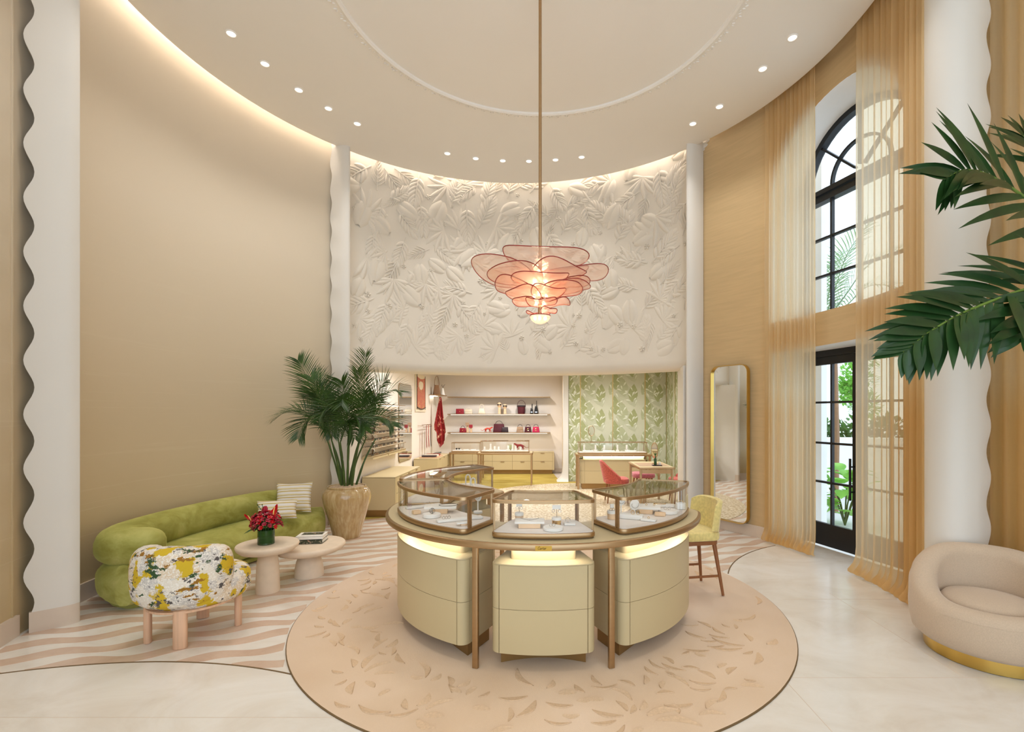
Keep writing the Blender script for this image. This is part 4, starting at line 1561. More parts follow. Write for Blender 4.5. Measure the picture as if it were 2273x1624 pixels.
# middle case
earstand('earring_stand', 'peach drum with a white square earring card in the middle case', -0.165, 3.53, 0.0, 0.062, 0.042, 0.11, cuptop=0.032)
block('necklace_riser', 'white padded riser with a fine V necklace on a peach block, middle case', 'jewellery stand', -0.085, 3.36, 0.205, 0.13, 0.014, 0.0, lower=(0.15, 0.06, 0.03), item=('necklace', 'jewel', lambda m, z: necklace(m, z, 0.13, 0.07, 0.02)))
earstand('earring_stand', 'white drum with gold face and a bow-shaped earring bar, middle case', 0.102, 3.40, 0.0, 0.055, 0.060, 0.115, cuptop=0.034, cupmat='jewelgold')
disc('ring_disc', 'round white ring pad at the front of the middle case', 0.075, 3.262, 0.068, 0.022, ('pair_of_rings', 'jewel', ring_row(-0.016, 0.004, r=0.009)))
block('earring_pad', 'flat white pad with hoop earrings, middle case', 'jewellery stand', 0.195, 3.42, 0.082, 0.075, 0.012, 0.0, item=('hoop', 'jewel', lambda m, z: ring_at(m, -0.012, 0.01, z, 0.016, 0.002, 0.4)))
# sofa-side case
LA = R(-50)
block('ring_tray', 'long white ring tray at the back of the sofa-side case', 'jewellery stand', -0.985, 4.05, 0.30, 0.06, 0.016, R(34), item=('rings', 'jewel', ring_row(-0.13, -0.11, 0.03, 0.05)))
block('bracelet_riser', 'white padded riser with a dark bracelet on peach blocks, sofa-side case', 'jewellery stand', -0.80, 3.845, 0.25, 0.15, 0.016, R(8), lower=(0.11, 0.11, 0.036), item=('bracelet', 'dark', lambda m, z: bangle(m, z, 0.075, 0.05, 0.06, 0.01)))
block('peach_wedge', 'low peach wooden wedge beside the bracelet riser, sofa-side case', 'jewellery stand', -0.975, 3.78, 0.06, 0.06, 0.026, R(30), mat='peach')
disc('ring_disc', 'round white ring pad with entwined rings, sofa-side case', -0.83, 3.665, 0.068, 0.026, ('entwined_rings', 'dark', tangle))
block('ring_tray', 'long white ring tray at the front of the sofa-side case', 'jewellery stand', -0.60, 3.555, 0.34, 0.062, 0.018, R(26), item=('rings', 'jewel', ring_row(-0.12, -0.10, -0.08, 0.07)))
block('earring_pad', 'small white wedge pad with a peach end, front corner of the sofa-side case', 'jewellery stand', -0.545, 3.40, 0.11, 0.05, 0.012, R(22), lower=(0.05, 0.04, 0.012))
bust('necklace_bust', 'white oval necklace stand by the corner post of the sofa-side case', -0.50, 3.80, R(-40))
# stool-side case
earstand('earring_stand', 'peach drum with white cap by the corner post of the stool-side case', 0.518, 3.60, 0.3, 0.062, 0.03, 0.085, cuptop=0.036)
block('ring_tray', 'long white ring tray at the front of the stool-side case', 'jewellery stand', 0.655, 3.615, 0.19, 0.07, 0.032, R(-22), item=('ring', 'jewelgold', ring_row(0.02, 0.06, r=0.014)))
block('earring_pad', 'low white pad in front of the peach wedge, stool-side case', 'jewellery stand', 0.775, 3.535, 0.11, 0.06, 0.014, R(-24), item=('stud', 'jewelgold', ring_row(0.0, r=0.007)))
block('bracelet_riser', 'large white padded riser with small bar jewels, stool-side case', 'jewellery stand', 0.825, 3.845, 0.22, 0.16, 0.018, R(-14), lower=(0.10, 0.13, 0.034), item=('bar_jewels', 'jewelgold', ring_row(-0.08, 0.0, 0.06, r=0.007)))
block('peach_wedge', 'low peach wooden wedge between pads, stool-side case', 'jewellery stand', 0.90, 3.705, 0.08, 0.05, 0.026, R(-20), mat='peach')
disc('ring_disc', 'round white ring pad at the outer end of the stool-side case', 0.985, 3.805, 0.075, 0.026, ('pair_of_rings', 'jewel', ring_row(-0.02, 0.01, r=0.011)))
block('bracelet_pad', 'white back pad with a slim bracelet, stool-side case', 'jewellery stand', 0.985, 4.07, 0.24, 0.065, 0.022, R(-8), item=('bracelet', 'jewelgold', lambda m, z: bangle(m, z, 0.05, 0.018)))
block('bangle_cushion', 'white cushion with a gold bangle at the end of the stool-side case', 'jewellery stand', 1.135, 3.98, 0.08, 0.07, 0.05, R(-10), r=0.02, item=('bangle', 'jewelgold', lambda m, z: ring_at(m, 0, 0, z - 0.04, 0.028, 0.002, 0.2)))
bust('necklace_bust', 'white round necklace stand behind the peach drum, stool-side case', 0.605, 3.722, R(30), 0.15)
bust('necklace_bust', 'white orchid-shaped earring stand beside the large riser, stool-side case', 0.705, 3.70, R(20), 0.12)
# farthest case
t = thing('loop_stand', 'glowing white loop-shaped necklace stand in the farthest case', 'jewellery stand', (-0.735, 4.985, DZ), 0.2)
MB().box((0, 0, 0.006), (0.10, 0.06, 0.012)).obj('foot', 'padw', t)
for dx, hh, ww in ((-0.022, 0.15, 0.045), (0.03, 0.115, 0.04)):
    MB().tube(catmull([(dx - ww / 2, 0, 0.012), (dx - ww / 2, 0, hh * 0.8), (dx - ww * 0.2, 0, hh), (dx + ww * 0.3, 0, hh * 0.96), (dx + ww / 2, 0, hh * 0.7), (dx + ww / 2, 0, hh * 0.35)], 5), 0.007, 7).obj('loop', 'padw', t)
block('ring_tray', 'white padded tray on the deck of the farthest case', 'jewellery stand', -1.03, 4.70, 0.20, 0.12, 0.02, R(60), item=('rings', 'jewel', ring_row(-0.05, 0.0, 0.04)))
block('necklace_riser', 'white riser behind the loop stand in the farthest case', 'jewellery stand', -0.84, 5.17, 0.20, 0.10, 0.03, R(30), item=('necklace', 'jewel', necklace))

# ------------------------------------------------------------------ green sofa
def sgn(v): return -1.0 if v < 0 else 1.0
def superring(w, h0, h1, n=28, ex=2.6):
    """superellipse section: (across, z)"""
    out = []
    for j in range(n):
        a = 2 * pi * j / n
        c, s_ = cos(a), sin(a)
        out.append((w * sgn(c) * abs(c) ** (2 / ex), (h0 + h1) / 2 + (h1 - h0) / 2 * sgn(s_) * abs(s_) ** (2 / ex)))
    return out
def sweep(mb, path, secf, ends=0.4, n=28, ex=2.6, endpow=0.5, zend=0.0):
    """sweep a superellipse along a plan path; the width narrows at both ends like a capsule"""
    P = [Vector((p[0], p[1], 0)) for p in path]
    d = [0.0]
    for a, b in zip(P, P[1:]):
        d.append(d[-1] + (b - a).length)
    L = d[-1]
    stations = [ends * (1 - cos(pi / 2 * i / 8)) for i in range(9)]
    k = max(6, int((L - 2 * ends) / 0.08))
    stations += [ends + (L - 2 * ends) * i / k for i in range(1, k)]
    stations += [L - ends * (1 - cos(pi / 2 * i / 8)) for i in range(8, -1, -1)]
    rings = []
    for s_ in stations:
        s2 = min(max(s_, 0), L)
        i = 0
        while i < len(d) - 2 and d[i + 1] < s2: i += 1
        t = (s2 - d[i]) / (d[i + 1] - d[i])
        p = P[i].lerp(P[i + 1], t)
        tg = (P[i + 1] - P[i])
        if 0 < i < len(P) - 2:
            tg = (P[i + 1] - P[i]).lerp(P[i + 2] - P[i + 1], t * 0.5)
        tg.normalize()
        e = min(s2, L - s2)
        f = 1.0 if e >= ends else max(0.03, (1 - ((ends - e) / ends) ** 2)) ** endpow
        w, h0, h1 = secf(s2 / L)
        m = (h0 + h1) / 2
        fz = f ** zend if zend else 1.0
        h0, h1 = m + (h0 - m) * fz, m + (h1 - m) * fz
        nx, ny = tg.y, -tg.x
        rings.append([(p.x + nx * a, p.y + ny * a, z) for a, z in superring(w * f, h0, h1, n, ex)])
    mb.loft(rings)
sofa = thing('curved_sofa', 'long curved green velvet sofa against the silk wall', 'sofa', (-3.6, 5.4, 0))
def rel(o, pts):
    return [(x - o.location.x, y - o.location.y) for x, y in pts]
seatpath = rel(sofa, [pol(3.25, 193.0 - (193.0 - 145.0) * i / 40) for i in range(41)])
mb = MB(); sweep(mb, seatpath, lambda t: (0.40, 0.055, 0.405), 0.42, 32, 3.0)
mb.obj('seat', 'velvet', sofa, angle=0 or 60)
mb = MB(); sweep(mb, rel(sofa, [pol(3.25, 191.4 - (191.4 - 146.8) * i / 30) for i in range(31)]), lambda t: (0.31, 0.0, 0.075), 0.33, 24, 4.0)
mb.obj('plinth', 'velvet', sofa, angle=60)
bk = [(3.02, 189.6), (3.14, 190.5), (3.28, 190.5), (3.40, 189.4), (3.47, 187.0), (3.495, 183), (3.50, 176), (3.50, 168), (3.50, 160), (3.50, 154), (3.47, 149.5), (3.42, 146.8)]
bkp = [tuple(v)[:2] for v in catmull([(*pol(r, a), 0) for r, a in bk], 6)]
mb = MB(); sweep(mb, rel(sofa, bkp), lambda t: (0.175, 0.365 , 0.69 - 0.04 * max(0, (t - 0.85) / 0.15)), 0.18, 28, 2.3, 0.5, 0.55)
mb.obj('back_roll', 'velvet', sofa, angle=60)

def cushion(name, label, loc, w, h, d, rz, tilt):
    t = thing(name, label, 'cushion', loc, rz)
    t.rotation_euler = (tilt, 0, rz)
    mb = MB()
    n, k = 18, 12
    for side in (1, -1):
        rows = []
        for i in range(k + 1):
            v = -1 + 2 * i / k
            row = []
            for j in range(n + 1):
                u = -1 + 2 * j / n
                pin = 1 - 0.07 * (1 - u * u) * (abs(v) ** 3) 
                pin2 = 1 - 0.07 * (1 - v * v) * (abs(u) ** 3)
                th = (max(0, 1 - abs(u) ** 3.2) * max(0, 1 - abs(v) ** 3.2)) ** 0.55
                row.append((u * w / 2 * pin2, side * d / 2 * th, h / 2 + v * h / 2 * pin))
            rows.append(row)
        mb.grid(rows)
    mb.obj('cover', 'stripes', t, angle=70)
    return t
cushion('cushion', 'large square striped cushion leaning on the sofa back', (-3.20, 6.25, 0.420), 0.43, 0.40, 0.13, R(18), R(-22))
cushion('cushion', 'low lumbar striped cushion in front of the square one, behind the flowers', (-3.20, 5.87, 0.418), 0.44, 0.24, 0.12, R(22), R(-20))

# ------------------------------------------------------------------ floral armchair
ac = thing('floral_armchair', 'low rounded armchair in yellow and grey landscape tapestry on pale wood legs', 'armchair', (-2.70, 3.78, 0.0017))
FA = R(94)
mb = MB()
cpath = [(-0.03 + 0.25 * cos(FA + R(a)), 0.25 * sin(FA + R(a))) for a in range(85, 276, 5)]
sweep(mb, cpath, lambda t: (0.125, 0.285, 0.73 - 0.03 * abs(2 * t - 1)), 0.14, 28, 2.7, 0.5, 0.35)
mb.obj('wrapped_back', 'floral', ac, angle=70)
mb = MB()
ring_list = []
for z, f in ((0.255, 0.82), (0.27, 0.93), (0.30, 0.99), (0.35, 1.0), (0.41, 0.99), (0.45, 0.94), (0.47, 0.83), (0.478, 0.55)):
    ring_list.append([(0.012 + f * 0.335 * cos(a), 0.06 + f * 0.345 * sin(a), z) for a in [2 * pi * j / 40 for j in range(40)]])
mb.loft(ring_list)
mb.obj('seat_cushion', 'floral', ac, angle=60)
mb = MB()
mb.lathe([(0.0, 0.24), (0.24, 0.24), (0.30, 0.255), (0.30, 0.27), (0.0, 0.27)], n=40, cap0=False, cap1=False)
mb.obj('seat_frame', 'wood', ac)
for (x, y) in ((0.085, -0.263), (-0.228, -0.166), (0.253, 0.14), (-0.12, 0.267)):
    a = math.atan2(y, x) + pi / 2
    pr = [(0.045 * sgn(cos(q)) * abs(cos(q)) ** 0.8, 0.026 * sgn(sin(q)) * abs(sin(q)) ** 0.9) for q in [2 * pi * j / 20 for j in range(20)]]
    m = MB(); m.prism(pr, 0.0, 0.30 if x > 0.2 else 0.275, 0.004)
    m.obj('leg', 'wood', ac, loc=(x, y, 0), rz=a)

# ------------------------------------------------------------------ coffee tables, vase, books
def ptable(name, label, x, y, rt, h, base, th):
    t = thing(name, label, 'coffee table', (x, y, 0.0017))
    MB().lathe([(0.0, h - th), (rt * 0.62, h - th), (rt * 0.86, h - th * 0.80), (rt * 0.97, h - th * 0.48), (rt, h - th * 0.22), (rt * 0.995, h - 0.008), (rt * 0.975, h), (0.0, h)], n=56, cap0=False, cap1=False).obj('top', 'limestone', t)
    MB().lathe([(0.0, 0.0)] + [(r, z) for r, z in base] + [(0.0, h - th + 0.001)], n=40, cap0=False, cap1=False).obj('pedestal', 'limestone', t)
    return t
ptable('pedestal_table', 'taller round cream plaster table holding the flower vase', -2.62, 4.65, 0.272, 0.458, [(0.105, 0.0), (0.105, 0.012), (0.100, 0.15), (0.094, 0.27), (0.085, 0.33), (0.070, 0.372)], 0.085)
ptable('pedestal_table', 'lower wide round cream plaster table holding two books', -2.44, 5.10, 0.355, 0.335, [(0.142, 0.0), (0.142, 0.02), (0.136, 0.09), (0.122, 0.16), (0.10, 0.21), (0.06, 0.247)], 0.09)
vase = thing('flower_vase', 'leaf-lined glass cylinder vase of red flowers on the taller table', 'vase', (-2.625, 4.63, 0.4605))
MB().lathe([(0.0, 0.0), (0.070, 0.0), (0.073, 0.004), (0.073, 0.135), (0.068, 0.135), (0.067, 0.01), (0.0, 0.01)], n=32, cap0=False, cap1=False).obj('glass_cylinder', 'vaseleaf', vase)
MB().lathe([(0.0735, 0.0), (0.0745, 0.003), (0.0745, 0.012), (0.0735, 0.014)], n=32, cap0=False, cap1=False).obj('glass_foot', 'glass', vase)
m = MB()
for i in range(26):
    a = rd.uniform(0, 6.28); r = rd.uniform(0.0, 0.06)
    m.tube([(r * cos(a), r * sin(a), 0.02), (r * 1.3 * cos(a), r * 1.3 * sin(a), 0.16), (r * 2.4 * cos(a), r * 2.4 * sin(a), 0.24)], 0.003, 5)
m.obj('stems', 'greenleaf', vase)
def leaf3(mb, p, dirv, L, w, droop=0.3, n=5, fold=0.25, up=Vector((0, 0, 1))):
    d = Vector(dirv).normalized()
    side = d.cross(up)
    if side.length < 1e-3: side = Vector((1, 0, 0))
    side.normalize()
    p = Vector(p)
    rows = []
    for i in range(n + 1):
        t = i / n
        ww = w * max(0.02, sin(pi * (0.08 + 0.92 * t) ** 0.8)) * (1 if t < 0.98 else 0.05)
        nn = side.cross(d).normalized()
        rows.append([tuple(p - side * ww + nn * ww * fold), tuple(p), tuple(p + side * ww + nn * ww * fold)])
        p = p + d * (L / n)
        d = (d + Vector((0, 0, -droop / n))).normalized()
    mb.grid(rows)
for i in range(34):
    a = rd.uniform(0, 6.28); el = rd.uniform(-0.25, 1.2)
    m = MB()
    leaf3(m, (0.05 * cos(a), 0.05 * sin(a), 0.15 + 0.05 * rd.random()), (cos(a) * cos(el), sin(a) * cos(el), sin(el)), rd.uniform(0.10, 0.17), rd.uniform(0.012, 0.02), 0.5)
    m.obj('leaf', 'greenleaf', vase, angle=60)
for i, (a, el) in enumerate([(0.1, 0.3), (-0.3, 0.1), (0.5, 0.5)]):
    m = MB()
    for k in range(12):
        t = k / 11
        p = Vector((0.06 + 0.12 * t, 0, 0.16 + 0.12 * t * el))
        for sg in (1, -1):
            leaf3(m, p, (0.5, sg * 1, 0.1), 0.035 * (1.1 - t * 0.7), 0.005, 0.3, 3)
    o = m.obj('fern_sprig', 'fern', vase, rz=a, angle=60)
def anthurium(x, y, z, rz, rx, s=1.0):
    m = MB()
    rows = []
    n = 12
    for i in range(n + 1):
        t = i / n
        w = 0.048 * s * (sin(pi * (0.12 + 0.88 * t) ** 0.62)) ** 0.75 if t < 0.995 else 0.001
        rows.append([(u * w, -0.035 * s + t * 0.125 * s + (-0.02 * s * abs(u) * (1 - t) ** 3), 0.012 * s * u * u + 0.006 * sin(t * 6)) for u in (-1, -0.55, 0, 0.55, 1)])
    m.grid(rows)
    o = m.obj('anthurium_flower', 'petalred', vase, loc=(x, y, z), angle=70)
    o.rotation_euler = (rx, 0, rz)
    m = MB(); m.tube([(0, 0.0, 0.006), (0, 0.03 * s, 0.016), (0, 0.066 * s, 0.020)], [0.006 * s, 0.0055 * s, 0.003 * s], 8)
    m.obj('spadix', 'spadix', o)
anthurium(-0.115, -0.05, 0.215, R(105), R(52), 1.05)
anthurium(0.085, -0.02, 0.275, R(-28), R(68), 1.15)
def blossom(x, y, z, s, seed):
    r2 = random.Random(seed)
    m = MB()
    for i in range(6):
        a = 2 * pi * i / 6 + r2.uniform(-0.2, 0.2)
        leaf3(m, (0, 0, 0), (cos(a), sin(a), r2.uniform(0.2, 0.9)), s, s * 0.36, 0.6, 4, 0.1)
    m.ellipsoid((0, 0, s * 0.15), (s * 0.22,) * 3, 8, 6)
    o = m.obj('blossom', 'petaldeep' if seed % 3 else 'petalred', vase, loc=(x, y, z), angle=60)
    v = Vector((x, y, z - 0.14)).normalized()
    o.rotation_euler = v.to_track_quat('Z', 'Y').to_euler()
bl = 0
for i in range(64):
    a = i * 2.39996
    el = math.acos(1 - 1.25 * (i + 0.5) / 64)
    rr_ = 0.105 + 0.02 * rd.random()
    blossom(rr_ * sin(el) * cos(a) * 1.12, rr_ * sin(el) * sin(a), 0.195 + rr_ * cos(el) * 0.95, rd.uniform(0.026, 0.04), i)
for (x, y, z) in ((0.01, -0.03, 0.335), (-0.02, 0.0, 0.315)):
    m = MB()
    for i in range(4):
        m.ellipsoid((0, 0, 0.0), (0.016, 0.011, 0.03), 10, 6, Matrix.Rotation(i * 1.57, 4, 'Z') @ Matrix.Translation((0.007, 0, 0)))
    m.obj('bud', 'petaldeep', vase, loc=(x, y, z))
for i, (a, L) in enumerate([(2.5, 0.20), (2.2, 0.16)]):
    m = MB(); m.tube(catmull([(0, 0, 0.18), (0.05 * cos(a), 0.03, 0.28), (L * 0.7 * cos(a), 0.05, 0.36)], 5), 0.002, 5)
    for k in range(5):
        m.ellipsoid((0.05 * cos(a) + (L * 0.7 - 0.05) * cos(a) * k / 4, 0.03 + 0.02 * k / 4, 0.28 + 0.08 * k / 4), (0.006,) * 3, 6, 4)
    m.obj('twig', 'greenleaf', vase)

def book(label, z, w, d, h, rz, cover, art=None):
    t = thing('book', label, 'book', (-2.445, 5.17, z), rz, 'books on the lower table')
    MB().box((0, 0, 0.003), (w, d, 0.004)).obj('back_cover', cover, t, angle=0)
    MB().box((0, 0, h - 0.003), (w, d, 0.004)).obj('front_cover', cover, t, angle=0)
    MB().box((0.003, 0.002, h / 2), (w - 0.012, d - 0.012, h - 0.010)).obj('pages', 'paper', t, angle=0)
    MB().box((0, -d / 2 + 0.002, h / 2), (w, 0.004, h - 0.002)).obj('spine', art or cover, t, angle=0)
    return t
book('thick book with a dark floral spine at the bottom of the stack', 0.339, 0.27, 0.20, 0.042, R(7), 'bookcover')
b2 = book('white book with a picture cover on top of the stack', 0.3825, 0.27, 0.20, 0.034, R(9), 'paper')
MB().box((0.005, 0.03, 0.0337), (0.21, 0.10, 0.0012)).obj('cover_picture', 'bookcover', b2, angle=0)

# ------------------------------------------------------------------ potted areca palm
palm = thing('potted_palm', 'feathery areca palm in a glazed ochre urn beside the relief wall', 'potted plant', (-2.685, 6.70, 0.0017))
prof = [(0.0, 0.0), (0.175, 0.0), (0.182, 0.012), (0.20, 0.10), (0.235, 0.24), (0.275, 0.38), (0.308, 0.49), (0.318, 0.56), (0.308, 0.62), (0.275, 0.665), (0.253, 0.68), (0.258, 0.694), (0.252, 0.705), (0.235, 0.702), (0.228, 0.66), (0.0, 0.65)]
MB().lathe(prof, n=56, cap0=False, cap1=False).obj('urn', 'pot', palm)
m = MB()
m.lathe([(0.235, 0.67), (0.22, 0.695), (0.15, 0.712), (0.0, 0.715)], n=40, cap0=False, cap1=False)
m.obj('top_dressing', 'soil', palm)
m = MB()
for i in range(150):
    a, r = rd.uniform(0, 6.28), 0.235 * math.sqrt(rd.random())
    m.ellipsoid((r * cos(a), r * sin(a), 0.712 - 0.03 * (r / 0.235) ** 3), (0.014, 0.010, 0.008), 6, 4, Matrix.Rotation(a * 3, 4, 'Z'))
m.obj('pebbles', 'soil', palm, kind='stuff')

def frond(root, name, pts, L0, w0, n, mat, up_ang=0.9, droop=0.5, ns=4, rmat='rachis', sub=False, jitter=0.1, fold=0.12, start=0.12, rad=0.007, lift=0.35, seed=1, nrm=None):
    """palm frond: rachis along pts with leaflets to both sides; sub=True makes every leaflet an object"""
    r2 = random.Random(seed)
    c = catmull(pts, 8)
    m = MB()
    k = len(c)
    m.tube(c, [rad * (1 - 0.75 * i / (k - 1)) for i in range(k)], 6)
    st = m if not sub else None
    items = []
    for i in range(n):
        t = start + (1 - start) * (i + 0.3) / n
        f = t * (k - 1)
        j = min(k - 2, int(f))
        p = c[j].lerp(c[j + 1], f - j)
        tg = (c[j + 1] - c[j]).normalized()
        side = tg.cross(Vector(nrm) if nrm else Vector((0, 0, 1)))
        if side.length < 0.15:
            side = tg.cross(Vector((0.3, 1, 0)))
        side.normalize()
        upv = side.cross(tg).normalized()
        prof_ = (sin(pi * (0.15 + 0.8 * t)) ** 0.6)
        for sg in (1, -1):
            d = tg * (0.35 + 0.9 * t) + side * sg * up_ang + upv * (lift + r2.uniform(-jitter, jitter))
            L = L0 * prof_ * r2.uniform(0.88, 1.08)
            if sub:
                lm = MB()
                leaf3(lm, (0, 0, 0), d, L, w0, droop * r2.uniform(0.6, 1.3), ns + 2, fold, upv)
                items.append((p, lm))
            else:
                leaf3(m, p, d, L, w0, droop * r2.uniform(0.7, 1.3), ns, fold, upv)
    o = m.obj(name, mat if not sub else rmat, root, angle=60)
    for p, lm in items:
        lm.obj('leaflet', mat, o, loc=tuple(p), angle=60)
    return o
# stems
stems = []
for i in range(12):
    a = i * 2.4
    r = 0.03 + 0.09 * ((i * 0.37) % 1)
    lean = 0.18 + 0.12 * ((i * 0.61) % 1)
    p0 = Vector((r * cos(a), r * sin(a), 0.70))
    p1 = Vector(((r + lean * 0.4) * cos(a), (r + lean * 0.4) * sin(a), 1.05))
    p2 = Vector(((r + lean * 0.9) * cos(a), (r + lean * 0.9) * sin(a), 1.36 + 0.06 * sin(i * 2)))
    m = MB(); m.tube(catmull([p0, p1, p2], 5), [0.016] * 4 + [0.012] * 4 + [0.009] * 3, 7)
    m.obj('stem', 'palmstem', palm)
    stems.append((a, p2))
FR = [  # (tip dx, dy, z, arch, base index)
    (-0.86, -0.28, 1.60, 0.22), (-0.62, -0.12, 2.42, 0.10), (-0.40, -0.2, 2.18, 0.12), (0.28, -0.05, 2.52, 0.04), (0.10, 0.1, 2.30, 0.05),
    (0.78, -0.15, 1.98, 0.24), (0.66, -0.05, 1.52, 0.20), (0.52, 0.1, 2.16, 0.14), (-0.55, -0.25, 1.36, 0.26), (0.38, -0.35, 1.48, 0.26),
    (-0.15, -0.5, 1.62, 0.26), (0.15, -0.55, 1.80, 0.24), (-0.30, -0.40, 1.95, 0.18), (0.30, 0.35, 1.90, 0.2), (-0.25, 0.20, 1.85, 0.2), (0.05, -0.3, 2.12, 0.12), (-0.12, -0.2, 1.40, 0.28), (0.22, -0.30, 1.36, 0.26)]
for i, (dx, dy, z, ar) in enumerate(FR):
    base = min(stems, key=lambda s_: (s_[1].x - dx * 0.25) ** 2 + (s_[1].y - dy * 0.25) ** 2 + 0.02 * ((i * 7 + stems.index(s_)) % 5))[1]
    tip = Vector((dx, dy, z))
    mid = base.lerp(tip, 0.5) + Vector((0, 0, ar))
    frond(palm, 'frond', [base, base.lerp(mid, 0.55) + Vector((0, 0, 0.05)), mid, mid.lerp(tip, 0.6) + Vector((0, 0, ar * 0.25)), tip], 0.36, 0.0060, 40, 'palmleaf', 0.85, 0.5, 4, seed=i, start=0.08, lift=0.3, jitter=0.2, nrm=(0.3 * ((i % 3) - 1), -0.2 - 0.25 * (i % 4), 0.8))

# ------------------------------------------------------------------ swivel tub chair
tub = thing('tub_chair', 'round beige woven swivel tub chair on a brass drum base', 'armchair', (3.16, 3.45, 0))
MB().lathe([(0.0, 0.0), (0.355, 0.0), (0.36, 0.004), (0.36, 0.085), (0.0, 0.085)], n=64, cap0=False, cap1=False).obj('drum_base', 'gold', tub)
FRT = R(-128)
rings = []
nn = 72
for j in range(nn):
    a = 2 * pi * j / nn
    q = (1 - cos(a - FRT)) / 2
    q = q * q * (3 - 2 * q)
    top = 0.395 + 0.305 * q
    ro, ri = 0.45, 0.285 - 0.0 * q
    tw = (ro - ri)
    ctrz = top - 0.075
    prof = [(0.30, 0.087), (0.39, 0.095), (0.43, 0.13), (0.448, 0.22), (0.452, 0.30)]
    prof += [(ro - 0.004 * q, max(0.33, ctrz - 0.03))]
    for i in range(9):
        b = pi * i / 8
        prof.append((ro - tw / 2 + tw / 2 * cos(b) - 0.02 * q, ctrz + 0.075 * sin(b)))
    prof += [(ri - 0.012 * q, 0.34), (ri - 0.02, 0.30), (0.0, 0.30)]
    rings.append([(r * cos(a), r * sin(a), z) for r, z in prof])
rings.append(rings[0])
m = MB(); m.loft(rings, False, False, closed=False)
m.obj('upholstered_shell', 'tub', tub, angle=60)
m = MB(); m.lathe([(0.0, 0.30), (0.24, 0.30), (0.262, 0.33), (0.262, 0.37), (0.24, 0.395), (0.15, 0.412), (0.0, 0.418)], n=48, cap0=False, cap1=False)
m.obj('seat_cushion', 'tub', tub, angle=60)

# ------------------------------------------------------------------ counter stool
st = thing('counter_stool', 'pale yellow upholstered stool with tapered walnut legs behind the round counter', 'stool', (1.44, 4.66, 0.0195), R(100))
# local frame: sitter faces +y
m = MB()
m.prism(rrect(0.42, 0.40, 0.09, 6), 0.50, 0.585, 0.025)
m.obj('seat', 'yellowfab', st)
m = MB()
rows_in = []
rings = []
for i in range(15):
    u = -1 + 2 * i / 14
    x = 0.225 * sin(u * 1.15) / sin(1.15)
    yb = -0.20 + 0.10 * (1 - cos(u * 1.15)) / (1 - cos(1.15))
    lo, hi = 0.56 + 0.04 * u * u, 0.875 - 0.035 * u ** 4
    t_ = 0.026
    rings.append([(x, yb - t_, lo), (x * 1.02, yb - t_ - 0.035, hi - 0.012), (x * 1.02, yb - 0.035, hi), (x * 1.02, yb + t_ - 0.035, hi - 0.012), (x, yb + t_, lo)])
m.loft(rings)
m.obj('backrest', 'yellowfab', st, angle=50)
m = MB(); m.prism(rrect(0.38, 0.36, 0.07, 4), 0.465, 0.50)
m.obj('seat_frame', 'walnut', st)
for sx in (-1, 1):
    for sy in (-1, 1):
        m = MB(); m.tube([(sx * 0.15, sy * 0.14, 0.47), (sx * 0.205, sy * 0.20, 0.0)], [0.021, 0.013], 8)
        m.obj('leg', 'walnut', st)
for (a, b) in (((-0.183, 0.178), (0.183, 0.178)), ((-0.18, -0.172), (-0.18, 0.172)), ((0.18, -0.172), (0.18, 0.172))):
    m = MB(); m.box(((a[0] + b[0]) / 2, (a[1] + b[1]) / 2, 0.175), (abs(a[0] - b[0]) + 0.012, abs(a[1] - b[1]) + 0.012, 0.02))
    m.obj('footrest', 'walnut', st)

# ------------------------------------------------------------------ chandelier
ch = thing('chandelier', 'tiered rose glass petal chandelier on a long brass rod', 'chandelier', (-0.017, 4.55, CEIL))
m = MB(); m.tube([(0, 0, -2.58), (0, 0, 0.0)], 0.0145, 12); m.obj('rod', 'brass', ch)
m = MB(); m.lathe([(0.0, -0.03), (0.05, -0.03), (0.06, -0.02), (0.06, 0.0), (0.0, 0.0)], n=24, cap0=False, cap1=False); m.obj('ceiling_rose', 'brass', ch)
m = MB(); m.lathe([(0.0, -3.10), (0.02, -3.10), (0.02, -3.03), (0.045, -3.02), (0.045, -2.98), (0.02, -2.97), (0.02, -2.90), (0.05, -2.89), (0.05, -2.86), (0.02, -2.85), (0.02, -2.70), (0.045, -2.69), (0.045, -2.66), (0.016, -2.65), (0.016, -2.55), (0.0, -2.55)], n=20, cap0=False, cap1=False)
m.obj('stem', 'brass', ch)
def gpetal(z, az, L, w, tilt, roll, cup, inner=0.02, seed=0):
    """broad rounded glass petal from the stem outwards; the coloured rim bead is a sub-part"""
    n, k = 40, 6
    hl = (L - inner) / 2
    def P(f, a):
        ex = 2.25
        c, s_ = cos(a), sin(a)
        x = inner + hl + hl * f * sgn(c) * abs(c) ** (2 / ex)
        wid = w * (0.80 + 0.26 * (x / L))
        y = wid * f * sgn(s_) * abs(s_) ** (2 / ex)
        zz = tilt * x + roll * y + cup * ((y / w) ** 2 * 0.8 + max(0, x / L - 0.35) ** 2 * 1.2) + 0.012 * sin(3 * a + seed * 1.7) * f * f
        ca, sa = cos(az), sin(az)
        return (x * ca - y * sa, x * sa + y * ca, z + zz)
    rows = [[P(i / k, 2 * pi * j / n) for j in range(n + 1)] for i in range(k + 1)]
    m = MB(); m.grid(rows)
    o = m.obj('petal', 'petal', ch, angle=80)
    m = MB(); m.tube(rows[k], 0.0045, 6, cap=False)
    m.obj('rim', 'petalrim', o)
